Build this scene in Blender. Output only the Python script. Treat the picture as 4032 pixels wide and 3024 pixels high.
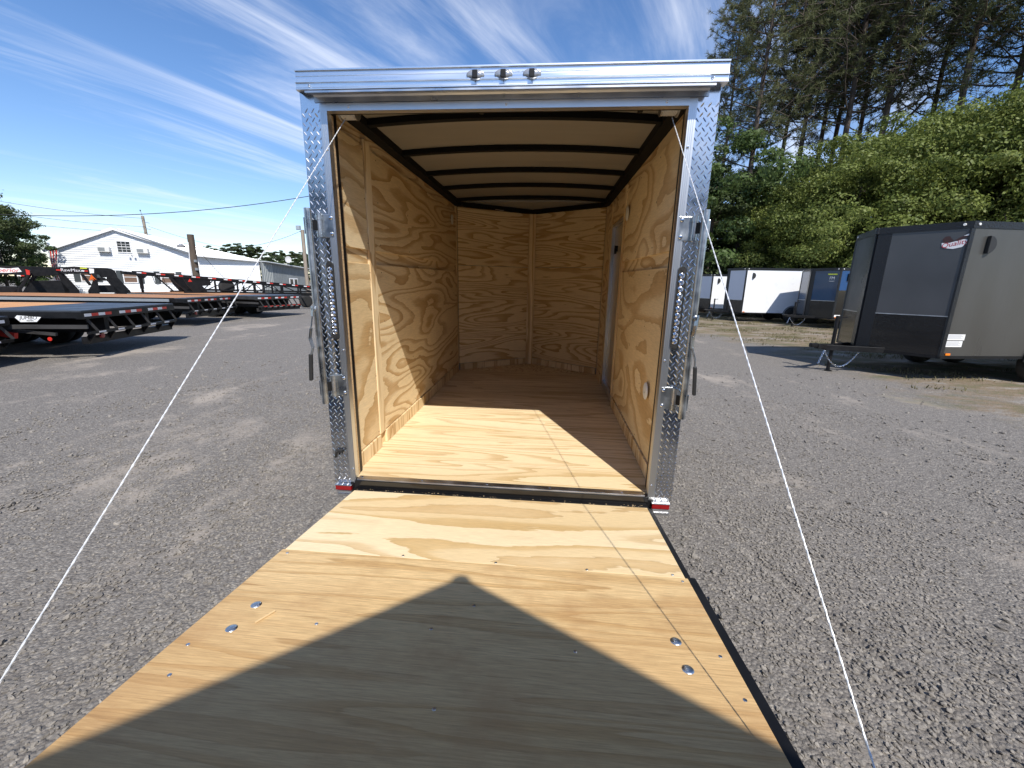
import bpy, bmesh, math, random
from mathutils import Vector, Matrix, Euler, noise
rad=math.radians
scene=bpy.context.scene
for o in list(bpy.data.objects): bpy.data.objects.remove(o)
C=scene.collection
random.seed(7)

# ------------------------------------------------------------------ camera
TILT=rad(0.7)
FRAME=Matrix.Translation((0,0,0.47))@Matrix.Rotation(TILT,4,'X')     # trailer stands a little nose-up
def cam_matrix(loc,yaw,pitch,roll):
    f=Vector((-math.sin(yaw)*math.cos(pitch),math.cos(yaw)*math.cos(pitch),-math.sin(pitch)))
    r=Vector((math.cos(yaw),math.sin(yaw),0)); u=r.cross(f)
    r2=math.cos(roll)*r+math.sin(roll)*u; u2=-math.sin(roll)*r+math.cos(roll)*u
    m=Matrix(((r2.x,u2.x,-f.x,loc[0]),(r2.y,u2.y,-f.y,loc[1]),(r2.z,u2.z,-f.z,loc[2]),(0,0,0,1)))
    return m
cd=bpy.data.cameras.new('camera'); cam=bpy.data.objects.new('camera',cd); C.objects.link(cam)
cam.matrix_world=FRAME@cam_matrix((0.2372,-2.0506,1.0883),0.0829,0.245,0.018)
cd.sensor_fit='HORIZONTAL'; cd.sensor_width=36; cd.lens=36*1650.77/4032
cd.clip_start=0.05; cd.clip_end=2000
scene.camera=cam
scene.render.resolution_x=1024; scene.render.resolution_y=768

# ------------------------------------------------------------------ light
SUN=Vector((0.26,-0.612,0.747)).normalized()
EL=math.asin(SUN.z); AZ=math.atan2(SUN.x,SUN.y)
w=bpy.data.worlds.new('World'); scene.world=w; w.use_nodes=True
nt=w.node_tree; N=nt.nodes; L=nt.links; N.clear()
out=N.new('ShaderNodeOutputWorld'); bg=N.new('ShaderNodeBackground'); bg.inputs[1].default_value=0.142
sky=N.new('ShaderNodeTexSky'); sky.sky_type='NISHITA'; sky.sun_disc=False
sky.sun_elevation=EL; sky.sun_rotation=AZ; sky.air_density=1.0; sky.dust_density=0.1; sky.ozone_density=1.6; sky.altitude=0
def wn(t,**k):
    n=N.new(t)
    for a,b in k.items(): setattr(n,a,b)
    return n
def wm(op,a,b=None,c=None):
    n=N.new('ShaderNodeMath'); n.operation=op
    for i,v in enumerate((a,b,c)):
        if v is None: continue
        if isinstance(v,(int,float)): n.inputs[i].default_value=v
        else: L.new(v,n.inputs[i])
    return n.outputs[0]
geo=wn('ShaderNodeTexCoord'); sep=wn('ShaderNodeSeparateXYZ'); L.new(geo.outputs['Generated'],sep.inputs[0])
zc=wm('ADD',wm('MAXIMUM',sep.outputs[2],0.0),0.10)
cx=wm('DIVIDE',sep.outputs[0],zc); cy=wm('DIVIDE',sep.outputs[1],zc)
th=rad(28)                       # cirrus bands run this way across the cloud sheet
along=wm('ADD',wm('MULTIPLY',cx,math.sin(th)),wm('MULTIPLY',cy,math.cos(th)))
across=wm('SUBTRACT',wm('MULTIPLY',cx,math.cos(th)),wm('MULTIPLY',cy,math.sin(th)))
comb=wn('ShaderNodeCombineXYZ'); L.new(wm('MULTIPLY',along,0.42),comb.inputs[0]); L.new(wm('MULTIPLY',across,2.3),comb.inputs[1])
n1=wn('ShaderNodeTexNoise'); n1.inputs['Scale'].default_value=1.15; n1.inputs['Detail'].default_value=10; n1.inputs['Roughness'].default_value=0.62; n1.inputs['Distortion'].default_value=0.65
L.new(comb.outputs[0],n1.inputs['Vector'])
comb2=wn('ShaderNodeCombineXYZ'); L.new(wm('MULTIPLY',along,0.55),comb2.inputs[0]); L.new(wm('MULTIPLY',across,0.75),comb2.inputs[1]); comb2.inputs[2].default_value=5.3
n2=wn('ShaderNodeTexNoise'); n2.inputs['Scale'].default_value=1.0; n2.inputs['Detail'].default_value=3
L.new(comb2.outputs[0],n2.inputs['Vector'])
cl=wm('ADD',wm('MULTIPLY',n1.outputs[0],0.75),wm('MULTIPLY',n2.outputs[0],0.5))
mr=wn('ShaderNodeMapRange',interpolation_type='SMOOTHSTEP'); mr.inputs[1].default_value=0.57; mr.inputs[2].default_value=0.87; L.new(cl,mr.inputs[0])
low=wn('ShaderNodeMapRange'); low.inputs[1].default_value=0.0; low.inputs[2].default_value=0.15; L.new(sep.outputs[2],low.inputs[0])
cm=wm('MULTIPLY',wm('MULTIPLY',mr.outputs[0],low.outputs[0]),0.66)
mix=wn('ShaderNodeMix',data_type='RGBA'); L.new(cm,mix.inputs[0]); 
hs=wn('ShaderNodeHueSaturation'); hs.inputs['Saturation'].default_value=1.18; hs.inputs['Value'].default_value=0.95; L.new(sky.outputs[0],hs.inputs['Color'])
tint=wn('ShaderNodeMix',data_type='RGBA',blend_type='MULTIPLY'); tint.inputs[0].default_value=1; L.new(hs.outputs[0],tint.inputs[6]); tint.inputs[7].default_value=(.95,.95,1.06,1); L.new(tint.outputs[2],mix.inputs[6]); mix.inputs[7].default_value=(6.6,6.9,7.6,1)
L.new(mix.outputs[2],bg.inputs[0]); L.new(bg.outputs[0],out.inputs[0])
sd=bpy.data.lights.new('sun','SUN'); sd.energy=4.7; sd.angle=rad(0.53); sd.color=(1,0.955,0.88)
so=bpy.data.objects.new('sun',sd); C.objects.link(so); so.rotation_euler=(-SUN).to_track_quat('-Z','Y').to_euler()
vs=scene.view_settings; vs.view_transform='Standard'; vs.look='None'; vs.gamma=1; vs.use_curve_mapping=False; vs.exposure=0.28
scene.render.engine='CYCLES'; scene.cycles.max_bounces=8; scene.cycles.diffuse_bounces=5; scene.cycles.caustics_reflective=False

# ------------------------------------------------------------------ materials
def M(name,col=(.5,.5,.5),rough=.5,metal=0.,spec=None,emit=None,trans=0,bump=None,var=None,coat=0):
    m=bpy.data.materials.new(name); m.use_nodes=True; t=m.node_tree; b=t.nodes['Principled BSDF']
    b.inputs['Base Color'].default_value=(*col,1); b.inputs['Roughness'].default_value=rough; b.inputs['Metallic'].default_value=metal
    if spec is not None: b.inputs['Specular IOR Level'].default_value=spec
    if trans: b.inputs['Transmission Weight'].default_value=trans
    if coat: b.inputs['Coat Weight'].default_value=coat; b.inputs['Coat Roughness'].default_value=.05
    tc=None
    if bump or var:
        tc=t.nodes.new('ShaderNodeTexCoord')
    if var:     # (scale, amount, (sx,sy,sz))
        mp=t.nodes.new('ShaderNodeMapping'); mp.inputs['Scale'].default_value=var[2] if len(var)>2 else (1,1,1)
        n=t.nodes.new('ShaderNodeTexNoise'); n.inputs['Scale'].default_value=var[0]; n.inputs['Detail'].default_value=5
        t.links.new(tc.outputs['Object'],mp.inputs[0]); t.links.new(mp.outputs[0],n.inputs['Vector'])
        mr=t.nodes.new('ShaderNodeMapRange'); mr.inputs[1].default_value=.3; mr.inputs[2].default_value=.7
        mr.inputs[3].default_value=1-var[1]; mr.inputs[4].default_value=1+var[1]*.5; t.links.new(n.outputs[0],mr.inputs[0])
        mx=t.nodes.new('ShaderNodeMix'); mx.data_type='RGBA'; mx.blend_type='MULTIPLY'; mx.inputs[0].default_value=1
        mx.inputs[6].default_value=(*col,1); t.links.new(mr.outputs[0],mx.inputs[7]); t.links.new(mx.outputs[2],b.inputs['Base Color'])
        mr2=t.nodes.new('ShaderNodeMapRange'); mr2.inputs[1].default_value=.3; mr2.inputs[2].default_value=.7
        mr2.inputs[3].default_value=max(rough-.08,.02); mr2.inputs[4].default_value=min(rough+.12,1); t.links.new(n.outputs[0],mr2.inputs[0]); t.links.new(mr2.outputs[0],b.inputs['Roughness'])
    if bump:    # (scale, strength, (sx,sy,sz))
        mp=t.nodes.new('ShaderNodeMapping'); mp.inputs['Scale'].default_value=bump[2] if len(bump)>2 else (1,1,1)
        n=t.nodes.new('ShaderNodeTexNoise'); n.inputs['Scale'].default_value=bump[0]; n.inputs['Detail'].default_value=4
        t.links.new(tc.outputs['Object'],mp.inputs[0]); t.links.new(mp.outputs[0],n.inputs['Vector'])
        bu=t.nodes.new('ShaderNodeBump'); bu.inputs['Strength'].default_value=bump[1]; bu.inputs['Distance'].default_value=.01
        t.links.new(n.outputs[0],bu.inputs['Height']); t.links.new(bu.outputs[0],b.inputs['Normal'])
    return m

class G:
    """small node-graph helper"""
    def __init__(s,name):
        s.m=bpy.data.materials.new(name); s.m.use_nodes=True; s.t=s.m.node_tree; s.b=s.t.nodes['Principled BSDF']
    def n(s,t,ins=None,**k):
        x=s.t.nodes.new(t)
        for a,b in k.items(): setattr(x,a,b)
        for a,b in (ins or {}).items():
            if hasattr(b,'links'): s.t.links.new(b,x.inputs[a])
            else: x.inputs[a].default_value=b
        return x
    def math(s,op,a,b=0,c=0,clamp=False):
        x=s.n('ShaderNodeMath',{0:a,1:b,2:c},operation=op); x.use_clamp=clamp; return x.outputs[0]
    def mix(s,f,a,b,mode='MIX'):
        x=s.n('ShaderNodeMix',{0:f,6:a,7:b},data_type='RGBA'); x.blend_type=mode; return x.outputs[2]
    def ramp(s,f,stops):
        x=s.n('ShaderNodeValToRGB',{0:f}); e=x.color_ramp.elements
        while len(e)<len(stops): e.new(.5)
        for i,(p,c) in enumerate(stops): e[i].position=p; e[i].color=(*c,1) if len(c)==3 else c
        return x
    def mr(s,f,a,b,c,d,smooth=False):
        x=s.n('ShaderNodeMapRange',{0:f,1:a,2:b,3:c,4:d},interpolation_type='SMOOTHSTEP' if smooth else 'LINEAR'); return x.outputs[0]

def plywood(name,sc,rings=9,light=(.74,.50,.26),dark=(.50,.26,.09),knots=.0,contrast=1.,pale=(.80,.62,.38),fibre=(1,1,1),dirt=0,seed=0,patch=.35,gamma=None):
    """rotary cut pine: contour bands of a stretched noise, sharp on one side; sc = frequency per metre along x,y,z"""
    g=G(name)
    tc=g.n('ShaderNodeTexCoord').outputs['Object']; oi=g.n('ShaderNodeObjectInfo').outputs['Random']
    off=g.n('ShaderNodeCombineXYZ',{0:g.math('MULTIPLY',oi,37.),1:g.math('MULTIPLY',oi,91.),2:g.math('MULTIPLY_ADD',oi,53.,float(seed))}).outputs[0]
    mp=g.n('ShaderNodeMapping',{0:tc,3:sc}).outputs[0]
    v=g.n('ShaderNodeVectorMath',{0:mp,1:off},operation='ADD').outputs[0]
    wv=g.n('ShaderNodeTexNoise',{'Vector':v,'Scale':2.2,'Detail':2.,'Roughness':.5}).outputs[0]
    n=g.n('ShaderNodeTexNoise',{'Vector':v,'Scale':.85,'Detail':1.2,'Roughness':.45,'Distortion':.55}).outputs[0]
    fine=g.n('ShaderNodeTexNoise',{'Vector':v,'Scale':9.,'Detail':3.,'Roughness':.6}).outputs[0]
    h=g.math('MULTIPLY_ADD',n,float(rings)*2.2,g.math('MULTIPLY',wv,float(rings)*.28))
    h=g.math('MULTIPLY_ADD',fine,.34,h)
    if knots:
        vo=g.n('ShaderNodeTexVoronoi',{'Vector':v,'Scale':.8,'Smoothness':.3},feature='SMOOTH_F1').outputs[0]
        kk=g.math('POWER',g.math('SUBTRACT',1.0,g.math('MULTIPLY',vo,1.9),clamp=True),2.2)
        h=g.math('MULTIPLY_ADD',kk,float(knots),h)
    fr=g.math('FRACT',h)
    c1=g.ramp(fr,[(0,light),(.025,tuple(d*.85 for d in dark)),(.07,dark),(.30,tuple(d*.72+l*.28 for d,l in zip(dark,light))),(.40,tuple(d*.25+l*.75 for d,l in zip(dark,light))),(.50,light),(.93,tuple(l*1.03 for l in light)),(1,light)]).outputs[0]
    # pale / honey patches between rings
    fl=g.math('FLOOR',h); wn_=g.n('ShaderNodeTexWhiteNoise',{'W':fl},noise_dimensions='1D').outputs[0]
    c2=g.mix(g.mr(wn_,.35,1,0,patch*.7),c1,(*pale,1))
    c2=g.mix(g.mr(wn_,.0,.35,patch*.75,0),c2,(dark[0]*1.12,dark[1]*1.2,dark[2]*1.3,1))
    # broad tone drift and fibre
    br=g.n('ShaderNodeTexNoise',{'Vector':v,'Scale':.35,'Detail':1.}).outputs[0]
    c3=g.mix(1.,c2,g.n('ShaderNodeCombineColor',{0:g.mr(br,.3,.7,.90,1.06),1:g.mr(br,.3,.7,.87,1.06),2:g.mr(br,.3,.7,.80,1.06)}).outputs[0],'MULTIPLY')
    mf=g.n('ShaderNodeMapping',{0:tc,3:tuple(f*1. for f in fibre)}).outputs[0]
    fb=g.n('ShaderNodeTexNoise',{'Vector':mf,'Scale':14.,'Detail':6.,'Roughness':.7}).outputs[0]
    k=g.mr(fb,.28,.72,1-.20*contrast,1+.10*contrast)
    c4=g.mix(1.,c3,k,'MULTIPLY')
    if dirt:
        yv=g.n('ShaderNodeSeparateXYZ',{0:tc}).outputs[1]; d0=g.n('ShaderNodeTexNoise',{'Vector':mf,'Scale':1.3,'Detail':8.,'Roughness':.7}).outputs[0]   # weathered outer end of the ramp, with shade tone painted into the brown
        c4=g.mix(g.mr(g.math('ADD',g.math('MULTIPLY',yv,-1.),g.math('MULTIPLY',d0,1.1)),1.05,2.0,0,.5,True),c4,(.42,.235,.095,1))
        d1=g.n('ShaderNodeTexNoise',{'Vector':tc,'Scale':3.1,'Detail':7.,'Roughness':.62}).outputs[0]
        c4=g.mix(g.mr(d1,.5,.78,0,dirt),c4,(.38,.21,.09,1))
        d2=g.n('ShaderNodeTexNoise',{'Vector':mf,'Scale':5.,'Detail':6.,'Roughness':.75}).outputs[0]
        c4=g.mix(g.mr(d2,.56,.74,0,dirt*.75),c4,(.22,.12,.05,1))
        d3=g.n('ShaderNodeTexVoronoi',{'Vector':tc,'Scale':3.4}).outputs[0]
        c4=g.mix(g.mr(d3,.012,.03,dirt,0),c4,(.05,.02,.015,1))
    g.t.links.new(c4,g.b.inputs['Base Color'])
    g.b.inputs['Roughness'].default_value=.58; g.b.inputs['Specular IOR Level'].default_value=.25
    bu=g.n('ShaderNodeBump',{'Height':fb,'Strength':.2,'Distance':.004}); g.t.links.new(bu.outputs[0],g.b.inputs['Normal'])
    return g.m

W_L=(.83,.66,.41); W_D=(.53,.325,.135); W_P=(.87,.73,.50)
ply_wall=plywood('plywood_wall',(1.0,.62,3.7),rings=5.6,light=W_L,dark=W_D,pale=W_P,knots=1.6,fibre=(1,1,14))
ply_wall2=plywood('plywood_wall_blotchy',(1.5,1.0,2.5),rings=3.8,light=W_L,dark=(.58,.38,.18),pale=W_P,knots=.6,fibre=(1,1,14),seed=5)
ply_strip=plywood('plywood_strip',(9,9,.6),rings=2.4,light=W_L,dark=W_D,pale=W_P,fibre=(14,14,1),seed=9)
ply_nose=plywood('plywood_nose',(.60,.60,5.0),rings=6.6,light=W_L,dark=W_D,pale=W_P,knots=2.0,fibre=(1,1,16),seed=3)
ply_floor=plywood('plywood_floor',(.50,5.6,1),rings=5.2,light=(.82,.65,.41),dark=(.60,.42,.21),pale=(.86,.73,.52),knots=1.2,fibre=(1,16,1),seed=2,patch=.5)
ply_flap=plywood('plywood_flap',(.8,4.2,1),rings=3.2,light=(.82,.65,.40),dark=(.60,.40,.18),pale=(.86,.72,.49),fibre=(1,14,1),seed=12,patch=.6)
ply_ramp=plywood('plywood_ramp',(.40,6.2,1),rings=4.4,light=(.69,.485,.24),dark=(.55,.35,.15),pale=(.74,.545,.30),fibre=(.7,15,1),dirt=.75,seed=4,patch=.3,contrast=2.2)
scr=M('sunk_screw',(.12,.07,.035),.6,.2)
ply_edge=M('plywood_edge',(.62,.44,.25),.6,var=(30,.3,(1,1,9)))
alum=M('brushed_aluminium',(.84,.85,.86),.27,1.,var=(6,.06,(.3,4,12)))
satin=M('satin_aluminium',(.70,.715,.73),.38,1.)
alum2=M('dull_aluminium',(.62,.63,.65),.34,1.,var=(9,.15))
plate=M('diamond_plate_metal',(.70,.71,.73),.17,1.,bump=(3.0,.25),var=(11,.08))
zinc=M('zinc_plated_steel',(.55,.58,.60),.32,1.,var=(18,.25))
chrome=M('chrome',(.85,.86,.88),.06,1.)
steelb=M('black_painted_steel',(.008,.008,.009),.42,spec=.3,var=(8,.3))
matteb=M('matte_black_steel',(.010,.010,.010),.75,spec=.15)
blackgl=M('black_gloss_paint',(.008,.008,.009),.16,coat=.4)
blackpl=M('black_plastic',(.02,.02,.02),.55)
rubber=M('rubber',(.018,.018,.018),.75,bump=(60,.3))
redlens=M('red_lens',(.28,.004,.006),.12,coat=.8); clearlens=M('clear_lens',(.40,.41,.43),.15,.4,coat=.6)
amber=M('amber_lens',(.9,.22,.01),.2,coat=.5)
white=M('white_paint',(.80,.80,.80),.35,var=(3,.05)); whitepl=M('white_plastic',(.78,.78,.75),.5)
luan=M('tan_roof_lining',(.27,.245,.21),.7,var=(2,.12,(1,6,1)))
cabm=M('galvanised_wire_rope',(.82,.83,.84),.42,.35)
redtape=M('red_reflective_tape',(.55,.03,.02),.35); whitetape=M('white_reflective_tape',(.72,.72,.74),.35)

# ------------------------------------------------------------------ mesh helpers
class MB:
    def __init__(s): s.v=[]; s.f=[]; s.sm=[]
    def add(s,vs,fs,smooth=False,mat=None):
        o=len(s.v); s.v+= [tuple(mat@Vector(v)) if mat else tuple(v) for v in vs]
        s.f+=[tuple(i+o for i in f) for f in fs]; s.sm+=[smooth]*len(fs); return s
    def box(s,x0,x1,y0,y1,z0,z1,mat=None):
        return s.add([(x0,y0,z0),(x1,y0,z0),(x1,y1,z0),(x0,y1,z0),(x0,y0,z1),(x1,y0,z1),(x1,y1,z1),(x0,y1,z1)],
              [(0,3,2,1),(4,5,6,7),(0,1,5,4),(1,2,6,5),(2,3,7,6),(3,0,4,7)],mat=mat)
    def cbox(s,c,d,mat=None):
        return s.box(c[0]-d[0]/2,c[0]+d[0]/2,c[1]-d[1]/2,c[1]+d[1]/2,c[2]-d[2]/2,c[2]+d[2]/2,mat)
    def bar(s,a,b,w,h,up=(0,0,1)):
        a=Vector(a);b=Vector(b);d=b-a;l=d.length; d.normalize(); u=Vector(up); x=d.cross(u)
        if x.length<1e-4: x=d.cross(Vector((1,0,0)))
        x.normalize(); u=x.cross(d)
        m=Matrix(((x.x,d.x,u.x,a.x),(x.y,d.y,u.y,a.y),(x.z,d.z,u.z,a.z),(0,0,0,1)))
        return s.box(-w/2,w/2,0,l,-h/2,h/2,m)
    def tube(s,pts,r,n=8,cap=True):
        pts=[Vector(p) for p in pts]; rs=r if isinstance(r,(list,tuple)) else [r]*len(pts)
        vs=[];prev=None
        for i,p in enumerate(pts):
            d=(pts[min(i+1,len(pts)-1)]-pts[max(i-1,0)]).normalized()
            if prev is None:
                x=d.cross(Vector((0,0,1)))
                if x.length<.05: x=d.cross(Vector((1,0,0)))
            else: x=prev-d*prev.dot(d)
            x.normalize(); prev=x; y=d.cross(x)
            for k in range(n):
                a=2*math.pi*k/n; vs.append(p+(x*math.cos(a)+y*math.sin(a))*rs[i])
        fs=[(i*n+k,i*n+(k+1)%n,(i+1)*n+(k+1)%n,(i+1)*n+k) for i in range(len(pts)-1) for k in range(n)]
        if cap: fs+=[tuple(range(n-1,-1,-1)),tuple(range((len(pts)-1)*n,len(pts)*n))]
        return s.add(vs,fs,True)
    def lathe(s,c,axis,prof,n=16):   # prof: (offset along axis, radius)
        ax=Vector(axis).normalized(); c=Vector(c); pts=[c+ax*a for a,_ in prof]
        x=ax.cross(Vector((0,0,1)))
        if x.length<.05: x=ax.cross(Vector((1,0,0)))
        x.normalize(); y=ax.cross(x); vs=[]
        for p,(_,r) in zip(pts,prof):
            for k in range(n):
                a=2*math.pi*k/n; vs.append(p+(x*math.cos(a)+y*math.sin(a))*r)
        m=len(prof); fs=[(i*n+k,i*n+(k+1)%n,(i+1)*n+(k+1)%n,(i+1)*n+k) for i in range(m-1) for k in range(n)]
        fs+=[tuple(range(n-1,-1,-1)),tuple(range((m-1)*n,m*n))]
        return s.add(vs,fs,True)
    def prism(s,poly,vec,holes=None):   # poly: 3D points, extruded by vec
        vec=Vector(vec); n=len(poly); vs=[Vector(p) for p in poly]+[Vector(p)+vec for p in poly]
        return s.add(vs,[tuple(range(n-1,-1,-1)),tuple(range(n,2*n))]+[(i,(i+1)%n,n+(i+1)%n,n+i) for i in range(n)])
    def build(s,name,mat,parent=None,bevel=0,**tags):
        me=bpy.data.meshes.new(name); me.from_pydata([tuple(v) for v in s.v],[],s.f)
        if any(s.sm): me.polygons.foreach_set('use_smooth',s.sm)
        me.update(); bm=bmesh.new(); bm.from_mesh(me); bmesh.ops.recalc_face_normals(bm,faces=bm.faces); bm.to_mesh(me); bm.free()
        if any(s.sm) and not all(s.sm): me.set_sharp_from_angle(angle=rad(40))
        elif any(s.sm): me.set_sharp_from_angle(angle=rad(50))
        for m in (mat if isinstance(mat,(list,tuple)) else [mat]): me.materials.append(m)
        return link(name,me,parent,bevel,**tags)
def link(name,me,parent=None,bevel=0,**tags):
    o=bpy.data.objects.new(name,me); C.objects.link(o)
    if parent is not None: o.parent=parent
    if bevel:
        b=o.modifiers.new('bevel','BEVEL'); b.width=bevel; b.segments=2; b.limit_method='ANGLE'
    for k,v in tags.items(): o[k]=v
    return o
def empty(name,loc,rz=0,label=None,cat=None,group=None,matrix=None):
    o=bpy.data.objects.new(name,None); C.objects.link(o); o.empty_display_size=.2
    if matrix is not None: o.matrix_world=matrix
    else: o.location=loc; o.rotation_euler=(0,0,rz)
    if label: o['label']=label
    if cat: o['category']=cat
    if group: o['group']=group
    return o
def copy_tree(o,parent=None):
    c=o.copy(); C.objects.link(c)
    if parent is not None: c.parent=parent
    for ch in list(o.children): copy_tree(ch,c)
    return c
def text(s,size,mat,parent,mw,extrude=.002,name='lettering',shear=0,align='CENTER',bold=0):
    cu=bpy.data.curves.new('lettering','FONT'); cu.body=s; cu.size=size; cu.extrude=extrude; cu.align_x=align; cu.align_y='CENTER'; cu.shear=shear; cu.offset=bold
    t=bpy.data.objects.new('t',cu); C.objects.link(t); dg=bpy.context.evaluated_depsgraph_get(); me=bpy.data.meshes.new_from_object(t.evaluated_get(dg))
    bpy.data.objects.remove(t); me.materials.clear(); me.materials.append(mat)
    o=link(name,me,parent); o.matrix_local=mw; return o
def face_matrix(c,right,normal):
    r=Vector(right).normalized(); n=Vector(normal).normalized(); u=n.cross(r)
    return Matrix(((r.x,u.x,n.x,c[0]),(r.y,u.y,n.y,c[1]),(r.z,u.z,n.z,c[2]),(0,0,0,1)))

# ------------------------------------------------------------------ ground
def ground_material():
    g=G('gravel_yard')
    tc=g.n('ShaderNodeTexCoord').outputs['Object']; sp=g.n('ShaderNodeSeparateXYZ',{0:tc}).outputs
    big=g.n('ShaderNodeTexNoise',{'Vector':tc,'Scale':.55,'Detail':5.,'Roughness':.6,'Distortion':.6}).outputs[0]
    mid=g.n('ShaderNodeTexNoise',{'Vector':tc,'Scale':4.,'Detail':6.,'Roughness':.7}).outputs[0]
    vc=g.n('ShaderNodeTexVoronoi',{'Vector':tc,'Scale':76.,'Randomness':1.})
    vd=g.n('ShaderNodeTexVoronoi',{'Vector':tc,'Scale':23.,'Randomness':1.})
    fine=g.n('ShaderNodeTexNoise',{'Vector':tc,'Scale':180.,'Detail':3.,'Roughness':.7}).outputs[0]
    sep=g.n('ShaderNodeSeparateColor',{0:vc.outputs['Color']}).outputs
    stone=g.ramp(sep[0],[(0,(.180,.163,.147)),(.45,(.228,.208,.187)),(.85,(.275,.252,.225)),(1,(.37,.338,.295))]).outputs[0]
    edge=g.mr(vc.outputs['Distance'],.25,.75,1.0,.72)
    stone=g.mix(1.,stone,edge,'MULTIPLY')
    dust=g.mix(g.mr(fine,.3,.7,0,1),(.29,.25,.21,1),(.39,.34,.285,1))
    tr=g.n('ShaderNodeMapping',{0:tc,2:(0,0,.38),3:(1.1,.16,1)}).outputs[0]      # long soft wheel tracks
    trn=g.n('ShaderNodeTexNoise',{'Vector':tr,'Scale':1.1,'Detail':4.,'Distortion':.5}).outputs[0]
    dm=g.mr(g.math('ADD',g.math('MULTIPLY',big,.6),g.math('ADD',g.math('MULTIPLY',mid,.35),g.math('MULTIPLY',trn,.5))),.76,.92,0,.85,True)
    col=g.mix(dm,stone,dust)
    # grass and sand to the right, further back
    fld=g.math('ADD',sp[0],g.math('MULTIPLY',g.math('MAXIMUM',g.math('SUBTRACT',sp[1],11.0),0.0),.5))
    gm=g.mr(g.math('ADD',fld,g.math('ADD',g.math('MULTIPLY',g.math('SUBTRACT',big,.5),5.0),g.math('MULTIPLY',g.math('SUBTRACT',mid,.5),3.0))),5.4,7.4,0,.92,True)
    gn=g.n('ShaderNodeTexNoise',{'Vector':g.n('ShaderNodeMapping',{0:tc,3:(.55,1.1,1)}).outputs[0],'Scale':1.4,'Detail':8.,'Roughness':.72}).outputs[0]
    gf=g.n('ShaderNodeTexNoise',{'Vector':tc,'Scale':26.,'Detail':4.,'Roughness':.8}).outputs[0]
    grass=g.ramp(g.math('ADD',g.math('MULTIPLY',gn,.72),g.math('MULTIPLY',gf,.28)),[(.36,(.085,.095,.04)),(.45,(.15,.14,.075)),(.51,(.23,.165,.105)),(.56,(.27,.235,.19)),(.63,(.38,.355,.315))]).outputs[0]
    col=g.mix(gm,col,grass)
    g.t.links.new(col,g.b.inputs['Base Color']); g.b.inputs['Roughness'].default_value=.92; g.b.inputs['Specular IOR Level'].default_value=.2
    h=g.math('ADD',g.math('MULTIPLY',vc.outputs['Distance'],-.55),g.math('ADD',g.math('MULTIPLY',vd.outputs['Distance'],-.5),g.math('MULTIPLY',fine,.35)))
    st=g.mr(dm,0,.7,1.0,.30)
    bu=g.n('ShaderNodeBump',{'Height':h,'Strength':st,'Distance':.013}); g.t.links.new(bu.outputs[0],g.b.inputs['Normal'])
    return g.m
RA=(1.50,.22,1.90,-1.05)
def RUT(x,y):   # offset across the tyre rut, rut runs A to B
    ax,ay,bx,by=RA; l=math.hypot(bx-ax,by-ay); return ((x-ax)*(by-ay)-(y-ay)*(bx-ax))/l
def gz(x,y):   # gentle unevenness of the yard
    d=math.hypot(x,y)
    if d>16: return 0.0
    k=min(1,max(0,(16-d)/4)); k2=1.0 if abs(x)>1.1 or y<-2 else .3
    t=(noise.noise(Vector((x*.9,y*.9,1.3)))*.020+noise.noise(Vector((x*3.1,y*2.3,5.)))*.010)
    # tyre rut running beside the ramp
    u=RUT(x,y)
    k3=max(0,min(1,(.9-y)/1.2))*(x>.95)
    t+=(-.040*math.exp(-(u/.035)**2)+.018*math.exp(-((u-.08)/.05)**2))*k3
    return t*k*k2
bm=bmesh.new()
xs=sorted(set([-600,-300,-150,-80,-40,-25,-18]+[round(-14+i*.35,3) for i in range(int(28/.35)+1)]+[round(1.0+i*.05,3) for i in range(50)]+[round(1.3+i*.025,3) for i in range(30)]+[18,25,40,80,150,300,600]))
ys=sorted(set([-600,-300,-120,-60,-30,-20,-15]+[round(-10+i*.35,3) for i in range(int(26/.35)+1)]+[round(-2.2+i*.07,3) for i in range(40)]+[20,28,40,60,90,150,300,600]))
gv=[[bm.verts.new((x,y,gz(x,y))) for x in xs] for y in ys]
for j in range(len(ys)-1):
    for i in range(len(xs)-1):
        f=bm.faces.new((gv[j][i],gv[j][i+1],gv[j+1][i+1],gv[j+1][i])); f.smooth=True
me=bpy.data.meshes.new('ground'); bm.to_mesh(me); bm.free(); me.materials.append(ground_material())
link('ground',me,None,kind='structure')

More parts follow.
